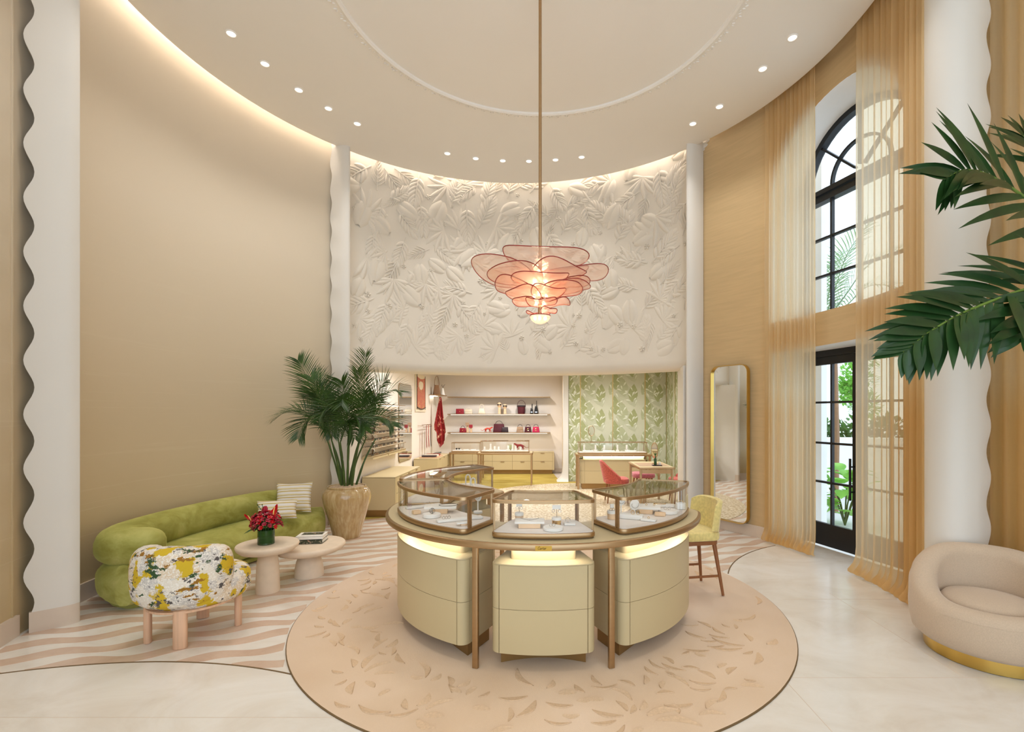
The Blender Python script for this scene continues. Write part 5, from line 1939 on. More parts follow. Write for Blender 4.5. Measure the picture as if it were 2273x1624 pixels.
# z, azimuth, length, half width, tilt, roll, cup
T_ = [
    (-2.70, -80, 0.52, 0.40, 0.05, -0.03, 0.07), (-2.78, 172, 0.64, 0.34, 0.16, 0.20, 0.05), (-2.75, 8, 0.64, 0.30, 0.04, -0.02, 0.05), (-2.70, 55, 0.5, 0.34, 0.10, 0, 0.05), (-2.70, 122, 0.5, 0.34, 0.10, 0, 0.05),
    (-2.82, -148, 0.50, 0.28, 0.08, 0.10, 0.06), (-2.80, -48, 0.46, 0.27, 0.07, -0.10, 0.06), (-2.82, 25, 0.48, 0.26, 0.06, 0, 0.04), (-2.82, 95, 0.42, 0.3, 0.10, 0, 0.04),
    (-2.86, -90, 0.36, 0.27, 0.04, 0.02, 0.07), (-2.90, 176, 0.42, 0.24, 0.12, 0.18, 0.04), (-2.88, 2, 0.47, 0.22, 0.03, -0.04, 0.05),
    (-2.93, -22, 0.40, 0.20, 0.08, -0.14, 0.05), (-2.96, -150, 0.33, 0.18, 0.08, 0.12, 0.04), (-2.95, -62, 0.28, 0.17, 0.10, -0.05, 0.04), (-2.94, 90, 0.3, 0.2, 0.1, 0, 0.03),
    (-3.02, -168, 0.26, 0.14, 0.10, 0.10, 0.03), (-3.02, -8, 0.28, 0.13, 0.05, -0.08, 0.03), (-3.03, -84, 0.20, 0.15, 0.12, 0, 0.03), (-3.08, -28, 0.16, 0.09, 0.02, -0.1, 0.02), (-3.08, 100, 0.18, 0.12, 0.1, 0, 0.02)]
for i, (z, az, L, w, tl, ro, cu) in enumerate(T_):
    gpetal(z, R(az), L, w, tl, ro, cu, seed=i)
m = MB()
rows = []
for i in range(8):
    b = pi / 2 * i / 7
    rows.append([(0.096 * sin(b) * cos(a), 0.096 * sin(b) * sin(a), -3.185 + 0.075 * (1 - cos(b))) for a in [2 * pi * j / 28 for j in range(29)]])
m.grid(rows)
bw = m.obj('bottom_bowl', 'petal', ch, angle=80)
m = MB(); m.tube([(0.096 * cos(a), 0.096 * sin(a), -3.11) for a in [2 * pi * j / 28 for j in range(29)]], 0.004, 6, cap=False); m.obj('rim', 'petalrim', bw)
for i, (z, r, az) in enumerate([(-3.135, 0.05, 200), (-3.135, 0.05, -20), (-3.14, 0.045, -95), (-3.00, 0.055, -130), (-3.00, 0.055, -50), (-2.92, 0.06, -100), (-2.92, 0.06, 160), (-2.92, 0.06, 20), (-2.80, 0.07, -140), (-2.80, 0.07, -40), (-2.80, 0.07, 90), (-2.70, 0.06, -100), (-2.70, 0.06, 60)]):
    x, y = r * cos(R(az)), r * sin(R(az))
    m = MB(); m.ellipsoid((x, y, z), (0.014, 0.014, 0.017), 10, 8); m.obj('bulb', 'bulb', ch)
for z, p in ((-2.76, 16), (-2.90, 8), (-3.05, 4)):
    lamp('chandelier_lamp', 'POINT', (-0.017, 4.55, CEIL + z), p, (1.0, 0.82, 0.6), 0.09)

# ------------------------------------------------------------------ curtains
def curtain(name, label, path, npl, z0=0.012, z1=5.93, amp=0.027, seed=1, fl=0.075):
    r2 = random.Random(seed)
    P = [Vector((x, y, 0)) for x, y in path]
    d = [0.0]
    for a, b in zip(P, P[1:]): d.append(d[-1] + (b - a).length)
    L = d[-1]
    cols = npl * 10
    ph = [r2.uniform(-0.5, 0.5) for _ in range(npl + 2)]
    # (height, outward spill): the hem rolls out on the floor and tucks under
    prof = [(z0, 0.25), (z0 + 0.004, 0.7), (z0 + 0.016, 1.0), (z0 + 0.04, 1.0), (z0 + 0.075, 0.7), (z0 + 0.12, 0.35), (z0 + 0.18, 0.12), (0.30, 0.0), (0.8, 0), (1.5, 0), (2.2, 0), (3.0, 0), (4.0, 0), (5.0, 0), (5.5, 0), (z1, 0)]
    rows = []
    for z, sp in prof:
        row = []
        for c in range(cols + 1):
            s_ = L * c / cols
            i = 0
            while i < len(d) - 2 and d[i + 1] < s_: i += 1
            t = (s_ - d[i]) / (d[i + 1] - d[i])
            p = P[i].lerp(P[i + 1], t)
            tg = (P[i + 1] - P[i]).normalized()
            nr = Vector((-tg.y, tg.x, 0))
            if nr.dot(Vector((CX, CY, 0)) - p) < 0: nr = -nr
            k = c / cols * npl
            w = sin(2 * pi * k + 0.6 * sin(k * 1.7 + seed) + 0.35 * sin(max(z, 0.3) * 0.5 + k))
            a = amp * (0.75 + 0.25 * sin(k * 2.3)) * (1.0 if z < 5.3 else 0.8) * (1 + 0.5 * sp)
            q = p + nr * (a * w + sp * fl * (0.75 + 0.35 * w)) + tg * (sp * 0.02 * sin(2 * pi * k + 1.0))
            row.append((q.x, q.y, z + sp * 0.012 * (1 + w)))
        rows.append(row)
    t = thing(name, label, 'curtain', (P[0].x, P[0].y, 0), 0, 'sheer ochre curtains')
    m = MB(); m.grid(rows)
    o = m.obj('drape', 'curtain', t, angle=80)
    o.location = (-P[0].x, -P[0].y, 0)
    m = MB()
    m.strip([(p.x - P[0].x, p.y - P[0].y) for p in P], z1 - 0.02, z1 + 0.02, 0.02)
    m.obj('track', 'ceiling', t)
    return t
curtain('curtain', 'sheer ochre floor-length curtain between the tall mirror and the garden door', [pol(3.725, 25.2 - (25.2 - 13.4) * i / 10) for i in range(11)], 12, seed=1)
curtain('curtain', 'wide sheer ochre floor-length curtain between the garden door and the plaster column', [pol(3.725, 3.9 + (-14.0 - 3.9) * i / 14) for i in range(15)], 13, seed=4)
curtain('curtain', 'sheer ochre curtain behind the tub chair, past the scalloped column', [(3.672 + 1.1 * i / 10, 3.985 - 1.4 * i / 10) for i in range(11)], 20, amp=0.03, seed=9)

# ------------------------------------------------------------------ tall wall mirror
def on_wall(r, a, z):
    x, y = pol(r, a)
    return Matrix(((sin(R(a)), 0, -cos(R(a)), x), (-cos(R(a)), 0, -sin(R(a)), y), (0, 1, 0, z), (0, 0, 0, 1)))
MA = 34.3
tm = thing('wall_mirror', 'tall round-cornered mirror with a slim gold frame on the tan wall', 'mirror')
tm.matrix_world = on_wall(RW - 0.052, MA, 1.27) @ Matrix.Rotation(R(-2.6), 4, 'Y')
mo = rrect(0.62, 2.24, 0.12, 8)
m = MB(); m.prism(mo, -0.03, -0.004)
bd_ = m.obj('backing', 'gold', tm)
m = MB()
rg = [[(p[0], p[1], -0.004), (p[0], p[1], 0.034), (q[0], q[1], 0.034), (q[0], q[1], -0.004)] for p, q in zip(mo, inset(mo, 0.008))]
rg.append(rg[0]); m.loft(rg, False, False)
m.obj('frame', 'gold', tm)
m = MB(); m.prism(inset(mo, 0.009), -0.0035, -0.001); m.obj('mirror_glass', 'mirror', tm, angle=0)

# ------------------------------------------------------------------ big-leaved palm by the tub chair
bp = thing('tall_palm', 'tall potted palm with broad dark leaflets reaching in over the tub chair', 'potted plant', (3.95, 2.55, 0))
m = MB(); m.lathe([(0.0, 0.0), (0.22, 0.0), (0.30, 0.3), (0.32, 0.55), (0.29, 0.6), (0.27, 0.56), (0.0, 0.55)], n=36, cap0=False, cap1=False); m.obj('urn', 'pot', bp)
m = MB(); m.tube(catmull([(0, 0, 0.55), (0.02, 0, 1.2), (-0.05, 0.02, 1.9), (-0.15, 0.03, 2.25)], 6), [0.05] * 7 + [0.042] * 12, 9); m.obj('trunk', 'palmstem', bp)
def bigfrond(pts, L0, w0, n, seed, **kw):
    off = Vector((3.95, 2.55, 0))
    frond(bp, 'frond', [Vector(p) - off for p in pts], L0, w0, n, 'bigleaf', kw.get('ua', 0.85), kw.get('dr', 0.35), 5, 'rachis', True, 0.30, 0.22, kw.get('st', 0.2), 0.013, kw.get('lift', 0.25), seed, kw.get('nrm'))
# upper frond: rises from the crown then arches over to the left
bigfrond([(3.75, 2.6, 2.2), (3.25, 2.62, 2.42), (2.85, 2.62, 2.68), (2.5, 2.62, 2.93), (2.28, 2.60, 3.00), (2.13, 2.58, 2.94)], 0.50, 0.027, 22, 21, dr=0.3, lift=0.12, ua=0.85, nrm=(0.2, -1, 0.25))
# lower frond sweeping far to the left
bigfrond([(3.75, 2.62, 2.25), (3.1, 2.55, 2.36), (2.6, 2.5, 2.36), (2.2, 2.45, 2.24), (1.95, 2.42, 2.12), (1.78, 2.40, 2.0)], 0.40, 0.030, 27, 22, dr=0.45, lift=0.10, nrm=(0.1, -1, 0.6))
# second low frond dropping in front of the column
bigfrond([(3.72, 2.58, 2.15), (3.2, 2.5, 2.18), (2.8, 2.45, 2.32), (2.5, 2.42, 2.22), (2.36, 2.4, 2.06)], 0.42, 0.030, 17, 23, dr=0.6, lift=0.05, nrm=(0.1, -1, 0.5))
# backlit rear frond
bigfrond([(3.75, 2.75, 2.3), (3.3, 2.85, 2.75), (3.05, 2.9, 3.15), (2.9, 2.95, 3.4)], 0.5, 0.026, 14, 24, dr=0.25, lift=0.1, nrm=(0.3, -1, 0.2))
bigfrond([(4.0, 2.5, 2.3), (4.3, 2.2, 2.6), (4.6, 1.9, 2.6), (4.8, 1.7, 2.3)], 0.5, 0.024, 10, 25)

# ------------------------------------------------------------------ boutique behind the opening
def drawer_unit(label, loc, rz, Wd, D, H, cols, rows=2, plinth=0.115, z0=0.0092, handle=True):
    """front faces local -y"""
    t = thing('drawer_chest', label, 'cabinet', (loc[0], loc[1], z0), rz, 'low cream drawer chests')
    MB().box((0, 0.02, plinth / 2), (Wd - 0.10, D - 0.10, plinth)).obj('plinth', 'brassdark', t, angle=0)
    MB().box((0, 0, (plinth + H) / 2), (Wd - 0.012, D - 0.012, H - plinth - 0.01)).obj('carcass', 'gap', t, angle=0)
    MB().prism(rrect(Wd, D, 0.02, 3), H - 0.014, H, 0.003).obj('top', 'cream', t)
    ep = 0.045
    for sx in (-1, 1):
        MB().box((sx * (Wd / 2 - 0.006), 0, (plinth + H - 0.016) / 2), (0.012, D, H - plinth - 0.018)).obj('end_panel', 'cream', t, angle=0)
    cw = (Wd - 2 * ep) / cols
    for sx in (-1, 1):
        MB().box((sx * (Wd / 2 - ep / 2), -D / 2 + 0.004, (plinth + H - 0.016) / 2), (ep - 0.003, 0.012, H - plinth - 0.018)).obj('corner_panel', 'cream', t, angle=0)
    rh = (H - 0.016 - plinth) / rows
    fm = MB().box((0, 0, 0), (cw - 0.005, 0.014, rh - 0.005)).mesh('drawer', 'cream', 0)
    hm = MB().box((0, 0, 0), (0.11, 0.014, 0.012)).mesh('handle', 'brass', 0)
    for i in range(cols):
        for j in range(rows):
            d = inst(fm, 'drawer', t, (-Wd / 2 + ep + cw * (i + 0.5), -D / 2 + 0.003, plinth + rh * (j + 0.5) + 0.001))
            if handle:
                inst(hm, 'handle', d, (0, -0.012, rh / 2 - 0.014))
    return t
drawer_unit('low cream drawer chest under the eyewear rack, nearest the round counter', (-2.655, 8.72), R(90), 1.62, 0.54, 0.655, 3)
drawer_unit('low cream drawer chest under the hanging ties, holding folded scarves', (-2.655, 11.85), R(90), 1.52, 0.54, 0.655, 3)
drawer_unit('long low cream drawer chest under the handbag shelves', (-1.10, 13.755), 0.0, 2.88, 0.42, 0.612, 5)

def rcase(label, x, y, z, w, d, h, rz=0.0):
    t = thing('table_case', label, 'display case', (x, y, z), rz, 'glass cases of the boutique tables')
    o = rrect(w, d, 0.03, 4)
    MB().prism(o, 0.0, 0.035, 0.005).obj('base', 'brass', t)
    MB().prism(inset(o, 0.01), 0.035, 0.038).obj('deck', 'pad', t)
    rg = [[(p[0], p[1], h - 0.016), (p[0], p[1], h), (q[0], q[1], h), (q[0], q[1], h - 0.016)] for p, q in zip(o, inset(o, 0.014))]
    rg.append(rg[0])
    m = MB(); m.loft(rg, False, False); m.obj('top_frame', 'brass', t)
    MB().prism(inset(o, 0.012), h - 0.008, h - 0.004).obj('top_glass', 'topglass', t)
    gp = inset(o, 0.006); gp = gp + [gp[0]]
    m = MB(); m.grid([[(a, b, 0.035) for a, b in gp], [(a, b, h - 0.012) for a, b in gp]]); m.obj('side_glass', 'glass', t, angle=30)
    for sx in (-1, 1):
        for sy in (-1, 1):
            MB().box((sx * (w / 2 - 0.016), sy * (d / 2 - 0.016), h / 2 + 0.01), (0.012, 0.012, h - 0.04)).obj('post', 'brass', t, angle=0)
    m = MB(); m.box((0, -d / 2 + 0.02, h - 0.012), (w - 0.08, 0.006, 0.004)); m.obj('light_strip', 'ledcase', t, angle=0)
    return t
def table(name, label, x, y, w, d, h, leg=0.035, th=0.045, r=0.05, z0=0.0092, cat='table', top='brass'):
    t = thing(name, label, cat, (x, y, z0))
    MB().prism(rrect(w, d, r, 5), h - th, h, 0.006).obj('top', top, t)
    MB().prism(rrect(w - 0.04, d - 0.04, r, 5), h - 0.002, h + 0.0008).obj('inlay', 'cream', t)
    for sx in (-1, 1):
        for sy in (-1, 1):
            MB().prism(rrect(leg, leg, 0.008, 3, sx * (w / 2 - leg * 1.1), sy * (d / 2 - leg * 1.1)), 0.0, h - th).obj('leg', 'brass', t, angle=30)
    return t
table('display_table', 'slim bronze display table before the long drawer chest, holding the bigger glass case', -0.87, 11.62, 1.32, 0.50, 0.762, z0=0.0135)
rcase('glass case with white stands and a dark red cat figure, on the slim bronze table', -0.87, 11.56, 0.779, 1.15, 0.34, 0.275)
table('display_table', 'small bronze display table in the corner by the hanging scarf', -1.93, 12.55, 0.86, 0.46, 0.70)
rcase('low glass case with eyeglasses on the corner table', -1.93, 12.50, 0.7125, 0.74, 0.34, 0.245)

def ministand(label, x, y, z, h, w, mat='padw'):
    t = thing('jewel_stand', label, 'jewellery stand', (x, y, z), 0, 'small jewel stands in the boutique cases')
    MB().prism(rrect(w, w * 0.7, 0.006, 3), 0, h * 0.22, 0.002).obj('foot', mat, t)
    MB().prism(rrect(w * 0.55, w * 0.16, 0.004, 3), h * 0.22, h, 0.002).obj('plate', mat, t)
for i, (x, h, w) in enumerate([(-1.36, 0.09, 0.07), (-1.22, 0.16, 0.07), (-1.12, 0.10, 0.08), (-1.03, 0.09, 0.07), (-0.80, 0.12, 0.09), (-0.70, 0.15, 0.06), (-0.62, 0.10, 0.07), (-0.50, 0.08, 0.06)]):
    ministand(f'small white jewel stand, {("first", "second", "third", "fourth", "fifth", "sixth", "seventh", "last")[i]} along the case with the dark red cat figure', x, 11.53 + 0.03 * (i % 2), 0.8185, h, w)
block('picture_card', 'small green picture card leaning in the case with the dark red cat figure', 'card', -0.755, 11.64, 0.12, 0.02, 0.13, 0.0, mat='leafc', r=0.004, z=0.8185)
for x in (-2.14, -1.95, -1.76):
    block('jewel_tray', f'flat cream tray in the corner glass case, {("nearest the scarf", "in the middle", "nearest the slim table")[int((x + 2.2) / 0.18)]}', 'tray', x, 12.50, 0.13, 0.12, 0.02, 0.0, mat='padw', z=0.752)['group'] = 'trays in the corner glass case'

# eyeglasses
def glasses_mesh(lens='dark', s=1.0):
    m = MB()
    for sx in (-1, 1):
        m.ellipsoid((sx * 0.033 * s, 0, 0.022 * s), (0.026 * s, 0.003, 0.021 * s), 12, 6)
        m.tube([(sx * 0.06 * s, 0, 0.03 * s), (sx * 0.064 * s, 0.03, 0.031 * s), (sx * 0.064 * s, 0.11 * s, 0.026 * s), (sx * 0.062 * s, 0.135 * s, 0.006)], 0.002, 4)
    m.box((0, 0, 0.03 * s), (0.02 * s, 0.004, 0.005))
    return m.mesh('glasses', lens)
M['amber'] = mk('amber_acetate', S(120, 84, 50), 0.25, var=0.2, scale=60)
gm = [glasses_mesh('dark'), glasses_mesh('amber'), glasses_mesh('dark', 1.1)]
def glasses(label, loc, rz, k=0, group=None, s=1.0):
    o = inst(gm[k], 'eyeglasses', None, loc, rz, (s, s, s))
    tag(o, label, 'eyeglasses', group)
    return o
glasses('dark eyeglasses lying at one end of the corner glass case', (-2.15, 12.44, 0.7725), 0.0)
rack = thing('eyewear_rack', 'two-bay eyewear rack of thin lit shelves on the shop wall beside the potted palm', 'display rack', (-2.95, 8.8, 0))
RZ = [1.727, 1.605, 1.477, 1.355, 1.237, 1.12, 0.99]
ordn = ['top', 'second', 'third', 'fourth', 'fifth', 'sixth', 'bottom']
for bay, (y0, y1) in (('near', (7.95, 8.72)), ('far', (8.76, 9.86))):
    ym, L = (y0 + y1) / 2 - 8.8, y1 - y0
    MB().box((0.10, ym, 1.856), (0.168, L, 0.008)).obj('canopy_shelf', 'brass', rack, angle=0)
    for i, z in enumerate(RZ):
        o = MB().box((0.103, ym, z - 0.004 - (0.02 if i == 6 else 0)), (0.174, L, 0.004 if i < 6 else 0.048)).obj('shelf', 'ivory' if i < 6 else 'cream', rack, angle=0)
        MB().box((0.192, ym, z - 0.005), (0.005, L, 0.010)).obj('shelf_edge', 'brass', rack, angle=0)
        n = 4 if bay == 'near' else 5
        for k in range(n):
            yy = y0 + L * (k + 0.5) / n
            glasses(f'small glasses, {ordn[k + 1]} from the palm on the {ordn[i]} row of the rack, {bay} bay'.replace('second from', 'first from') if k == 0 else f'small glasses, {ordn[k] if k < 5 else "fifth"} from the palm on the {ordn[i]} row of the rack, {bay} bay', (-2.80, yy, z + 0.002), R(90), (i + k) % 3, f'eyewear on the {ordn[i]} row, {bay} bay', 1.0)
    m = MB(); m.box((0.04, ym, 1.846), (0.02, L - 0.05, 0.008)); m.obj('light_strip', 'ledshelf', rack, angle=0)
def wallpill(name, label, y, w, z0, z1, x=-2.952, cat='mirror', r=None):
    t = thing(name, label, cat, (x, y, (z0 + z1) / 2))
    h = z1 - z0
    o = rrect(w, h, r or w / 2 - 0.002, 8)
    M4 = Matrix(((0, 0, 1, 0), (1, 0, 0, 0), (0, 1, 0, 0), (0, 0, 0, 1)))
    for nm_, mt, oo, za, zb in (('frame', 'brass', o, 0.0, 0.010), ('mirror_glass', 'mirror', inset(o, 0.008), 0.0101, 0.0125)):
        m = MB(); m.prism(oo, za, zb); q = m.obj(nm_, mt, t, angle=30); q.matrix_local = M4
    return t
wallpill('slim_mirror', 'slim pill-shaped mirror between the eyewear shelves', 8.52, 0.10, 0.90, 2.10)['group'] = 'shop wall mirrors'
wallpill('arched_mirror', 'tall round-cornered mirror on the shop wall between eyewear rack and scarf panel', 10.5, 0.98, 0.68, 2.33, r=0.1)['group'] = 'shop wall mirrors'

# scarf panel, ties, hanging scarf, corner shelf
sp = thing('framed_scarf', 'framed pictorial red silk scarf on the shop wall, above the ties', 'wall art', (-2.955, 11.82, 1.74))
MB().box((0.008, 0, 0.445), (0.012, 0.98, 0.90)).obj('backboard', 'ivory', sp, angle=0)
m = MB()
m.grid([[(0.022 + 0.012 * sin(6 * v) * sin(3 * u), -0.40 + 0.80 * u, 0.10 + 0.74 * v - 0.05 * sin(pi * u) * (1 if v > 0.5 else 0.6)) for u in [i / 14 for i in range(15)]] for v in [i / 12 for i in range(13)]])
m.obj('silk', 'tapestry', sp)
for yy in (-0.4, 0.4):
    m = MB(); m.tube([(0.024, yy, 0.05), (0.024, yy, 0.88)], 0.006, 6); m.obj('side_rod', 'dark', sp)
m = MB(); m.tube([(0.03, -0.40 + 0.8 * i / 12, 0.105 - 0.045 * sin(pi * i / 12)) for i in range(13)], 0.012, 6); m.obj('hem', 'blackl', sp)
tr = thing('tie_rail', 'double bronze rail on the shop wall for silk ties', 'rail', (-2.955, 12.02, 1.37))
for dx, z in ((0.10, 0.05), (0.13, 0.0)):
    m = MB(); m.tube([(dx, -0.45, z), (dx, 0.45, z)], 0.007, 6); m.obj('bar', 'brass', tr)
for yy in (-0.44, 0.44):
    m = MB(); m.tube([(0, yy, 0.03), (0.135, yy, 0.03)], 0.006, 6); m.obj('bracket', 'brass', tr)
tl = ['nearest', 'middle', 'farthest']
for k, (yy, mt) in enumerate(((11.86, 'tie'), (12.08, 'scarfred'), (12.31, 'blackl'))):
    m = MB()
    rg = [(-0.035, 0.0), (-0.04, -0.25), (-0.045, -0.45), (-0.05, -0.52), (0.0, -0.57)]
    m.grid([[(0.0 + 0.008 * sin(8 * z), -w_, z) for w_ in (w0, w0 * 0.4, -w0 * 0.4, -w0)] for w0, z in [(-a if a else 0.004, b) for a, b in rg]])
    o = m.obj('silk_tie', mt, None, loc=(-2.812, yy, 1.412))
    tag(o, f'long narrow silk tie hanging on the bronze rail, {tl[k]} of three', 'tie', 'ties on the bronze rail')
    bpy.context.view_layer.update()
sh = thing('corner_shelf', 'short brass wall shelf in the corner with a brown bag on it', 'shelf', (-2.955, 13.05, 2.17))
MB().box((0.17, 0, 0.01), (0.33, 0.72, 0.02)).obj('board', 'brass', sh, angle=0)
m = MB(); m.box((0.06, 0, -0.006), (0.10, 0.5, 0.008)); m.obj('light_strip', 'ledshelf', sh, angle=0)
m = MB(); m.tube(catmull([(0.22, -0.1, 0.0), (0.22, -0.1, -0.03), (0.25, -0.1, -0.05), (0.27, -0.1, -0.03)], 4), 0.005, 6); m.obj('hook', 'brass', sh)

def bag(name, label, x, y, z, w, h, d, mat, taper=0.86, handle=0.5, clasp=None, flap=True, rz=0.0, group='handbags on the shop shelves', curved=False, strap=None):
    t = thing(name, label, 'handbag', (x, y, z), rz, group)
    m = MB()
    lv = [(0.0, 0.96, 0.96), (0.04, 1.0, 1.0), (0.5, (1 + taper) / 2, 0.86), (0.92, taper, 0.66), (1.0, taper * 0.95, 0.5)]
    m.loft([[(a * fx, b * fy, h * f) for a, b in rrect(w, d, min(w, d) * 0.25, 4)] for f, fx, fy in lv])
    m.obj('body', mat, t, angle=50)
    if flap:
        m = MB()
        m.loft([[(a * taper * 1.005, -d * 0.30 - 0.012 + b, zz) for a, b in rrect(w * 0.98, 0.016, 0.006, 2)] for zz in (h * 0.48, h * 0.99)])
        m.obj('flap', mat, t)
    if handle:
        hh = handle * w
        m = MB(); m.tube([(w * 0.30 * cos(a), 0, h * 0.96 + hh * sin(a)) for a in [pi * i / 14 for i in range(15)]], 0.007, 6)
        m.obj('handle', mat if not strap else strap, t)
    if clasp:
        m = MB()
        if clasp == 'C':
            m.tube([(0.024 * cos(a), -d * 0.5 - 0.002, h * 0.48 + 0.027 * sin(a)) for a in [R(50 + 260 * i / 16) for i in range(17)]], 0.006, 6)
        else:
            m.ellipsoid((0, -d * 0.44, h * 0.48), (0.014, 0.012, 0.016), 8, 6)
        m.obj('clasp', 'jewelgold', t)
    return t
SHY = 13.83
for (zz, lab, led) in ((2.16, 'empty top brass wall shelf over the handbags', False), (1.672, 'middle brass wall shelf with bags and eyewear busts', True), (1.150, 'lowest brass wall shelf with bags and a red cat figure', True)):
    t = thing('wall_shelf', lab, 'shelf', (-1.215, 13.845, zz), 0, 'brass shelves on the shop wall')
    MB().box((0, 0, 0), (2.90, 0.30, 0.022)).obj('board', 'brass', t, angle=0)
    
    if led:
        m = MB(); m.box((0, -0.09, -0.015), (2.72, 0.03, 0.008)); m.obj('light_strip', 'ledshelf', t, angle=0)
U, Lw = 1.6845, 1.1625
bag('satchel_bag', 'small red satchel at the far end of the middle shelf', -2.33, SHY, U, 0.23, 0.145, 0.09, 'red', 0.95, 0.0, 'dot')
bag('clutch_bag', 'ivory quilted bag beside the red satchel, middle shelf', -2.085, SHY, U, 0.225, 0.13, 0.09, 'ivory', 0.88, 0.2)
bag('tote_bag', 'ivory slouchy tote with a tall strap, middle shelf', -1.712, SHY, U, 0.215, 0.15, 0.10, 'ivory', 0.62, 0.62, None, False)
def bustg(x, z, h, top, lab1, lab2, mat='peach'):
    t = thing('eyewear_bust', lab1, 'display stand', (x, SHY, z))
    MB().loft([[(a * f, b * f, zz) for a, b in rrect(0.085, 0.06, 0.02, 4)] for zz, f in ((0, 1.0), (0.02, 0.95), (h * 0.55, 0.8), (h * 0.62, 0.78))]).obj('neck', mat, t)
    m = MB(); m.ellipsoid((0, 0, h * 0.76), (0.062, 0.045, h * 0.235), 16, 10); m.obj('head', mat, t)
    glasses(lab2, (x, SHY - 0.058, z + h * 0.72), 0.0, 0)
bustg(-1.209, U, 0.33, 0, 'taller peach wooden eyewear bust on the middle shelf', 'dark sunglasses on the taller peach bust of the middle shelf')
bustg(-1.050, U, 0.28, 0, 'shorter peach wooden eyewear bust on the middle shelf', 'dark sunglasses on the shorter peach bust of the middle shelf')
t = thing('bucket_bag', 'large burgundy bucket bag with a thin hoop handle, middle shelf', 'handbag', (-0.586, SHY, U), 0, 'handbags on the shop shelves')
MB().lathe([(0.0, 0.0), (0.095, 0.0), (0.10, 0.01), (0.118, 0.225), (0.0, 0.225)], n=32, cap0=False, cap1=False).obj('body', 'burg', t)
MB().lathe([(0.121, 0.20), (0.127, 0.205), (0.127, 0.24), (0.119, 0.243), (0.112, 0.24)], n=32, cap0=False, cap1=False).obj('collar', 'blackl', t)
m = MB(); m.tube([(0.118 * cos(a), 0, 0.22 + 0.165 * sin(a)) for a in [pi * i / 18 for i in range(19)]], 0.006, 6); m.obj('handle', 'burg', t)
for x, w, h, ht, lab in ((-0.293, 0.10, 0.17, 0.29, 'smaller black trapezoid bag with beaded handle, middle shelf'), (-0.166, 0.125, 0.225, 0.38, 'taller black trapezoid bag with beaded handle, middle shelf')):
    t = bag('beaded_bag', lab, x, SHY, U, w, h, 0.07, 'dark', 0.55, 0.0, None, False)
    for k in range(4):
        m = MB(); m.ellipsoid((0.012, 0, h + 0.014 + k * (ht - h - 0.02) / 3.4), (0.017, 0.014, 0.015), 10, 6); m.obj('bead', 'dark', t)
    m = MB(); m.box((0, -0.034, 0.05), (w * 0.5, 0.006, 0.03)); m.obj('badge', 'jewel', t)
bag('mini_bag', 'small red top-handle bag at the far end of the lowest shelf', -2.248, SHY, Lw, 0.19, 0.12, 0.09, 'red', 0.9, 0.32, 'dot', strap='blackl')
def cardstand(x, h, lab, lab2, mt):
    t = thing('card_bust', lab, 'display stand', (x, SHY + 0.02, Lw))
    MB().loft([[(a * f, b * f, zz) for a, b in rrect(0.07, 0.05, 0.015, 3)] for zz, f in ((0, 1.0), (h * 0.8, 0.75))]).obj('neck', 'peach', t)
    MB().box((0, -0.035, h * 0.86), (0.10, 0.02, 0.09)).obj('card_holder', mt, t)
cardstand(-2.118, 0.27, 'taller peach stand holding a taupe card holder, lowest shelf', '', 'taupe')
cardstand(-2.02, 0.20, 'shorter peach stand holding a red card holder, lowest shelf', '', 'red')
def cat_figure(name, label, loc, s, mat, rz=0.0):
    """walking big-cat figurine grown from one skeleton"""
    V = [(0, 0, 0.125), (0.07, 0, 0.135), (0.14, 0, 0.125), (0.19, 0, 0.155), (0.225, 0, 0.17), (0.255, 0, 0.165),
         (-0.04, 0, 0.11), (-0.09, 0, 0.07), (-0.14, 0, 0.065), (-0.175, 0, 0.10),
         (-0.005, 0.02, 0.08), (-0.03, 0.02, 0.045), (-0.015, 0.02, 0.006), (0.02, -0.02, 0.08), (0.005, -0.02, 0.045), (0.03, -0.02, 0.006),
         (0.14, 0.02, 0.075), (0.125, 0.02, 0.04), (0.14, 0.02, 0.006), (0.165, -0.02, 0.08), (0.175, -0.02, 0.045), (0.195, -0.02, 0.006), (0.228, 0.012, 0.192), (0.228, -0.012, 0.192)]
    E_ = [(0, 1), (1, 2), (2, 3), (3, 4), (4, 5), (0, 6), (6, 7), (7, 8), (8, 9), (0, 10), (10, 11), (11, 12), (0, 13), (13, 14), (14, 15), (2, 16), (16, 17), (17, 18), (2, 19), (19, 20), (20, 21), (4, 22), (4, 23)]
    rad = [0.034, 0.034, 0.034, 0.022, 0.024, 0.013, 0.010, 0.007, 0.006, 0.006, 0.02, 0.012, 0.012, 0.02, 0.012, 0.012, 0.017, 0.011, 0.011, 0.017, 0.011, 0.011, 0.006, 0.006]
    me = bpy.data.meshes.new(name)
    me.from_pydata([(x * s, y * s, z * s) for x, y, z in V], E_, [])
    me.materials.append(M[mat])
    o = bpy.data.objects.new(name, me)
    COL.objects.link(o)
    md = o.modifiers.new('skin', 'SKIN')
    md.use_smooth_shade = True
    for i, r in enumerate(rad):
        me.skin_vertices[0].data[i].radius = (r * s, r * s)
    me.skin_vertices[0].data[0].use_root = True
    o.modifiers.new('sub', 'SUBSURF').levels = 1
    o.location = loc
    o.rotation_euler = (0, 0, rz)
    tag(o, label, 'figurine')
    return o
cat_figure('cat_figurine', 'glossy red walking big-cat figurine on the lowest shelf', (-1.60, SHY, Lw), 0.80, 'leo')
cat_figure('cat_figurine', 'dark red big-cat figurine inside the glass case on the slim bronze table', (-0.46, 11.62, 0.825), 0.85, 'scarfred', R(180))
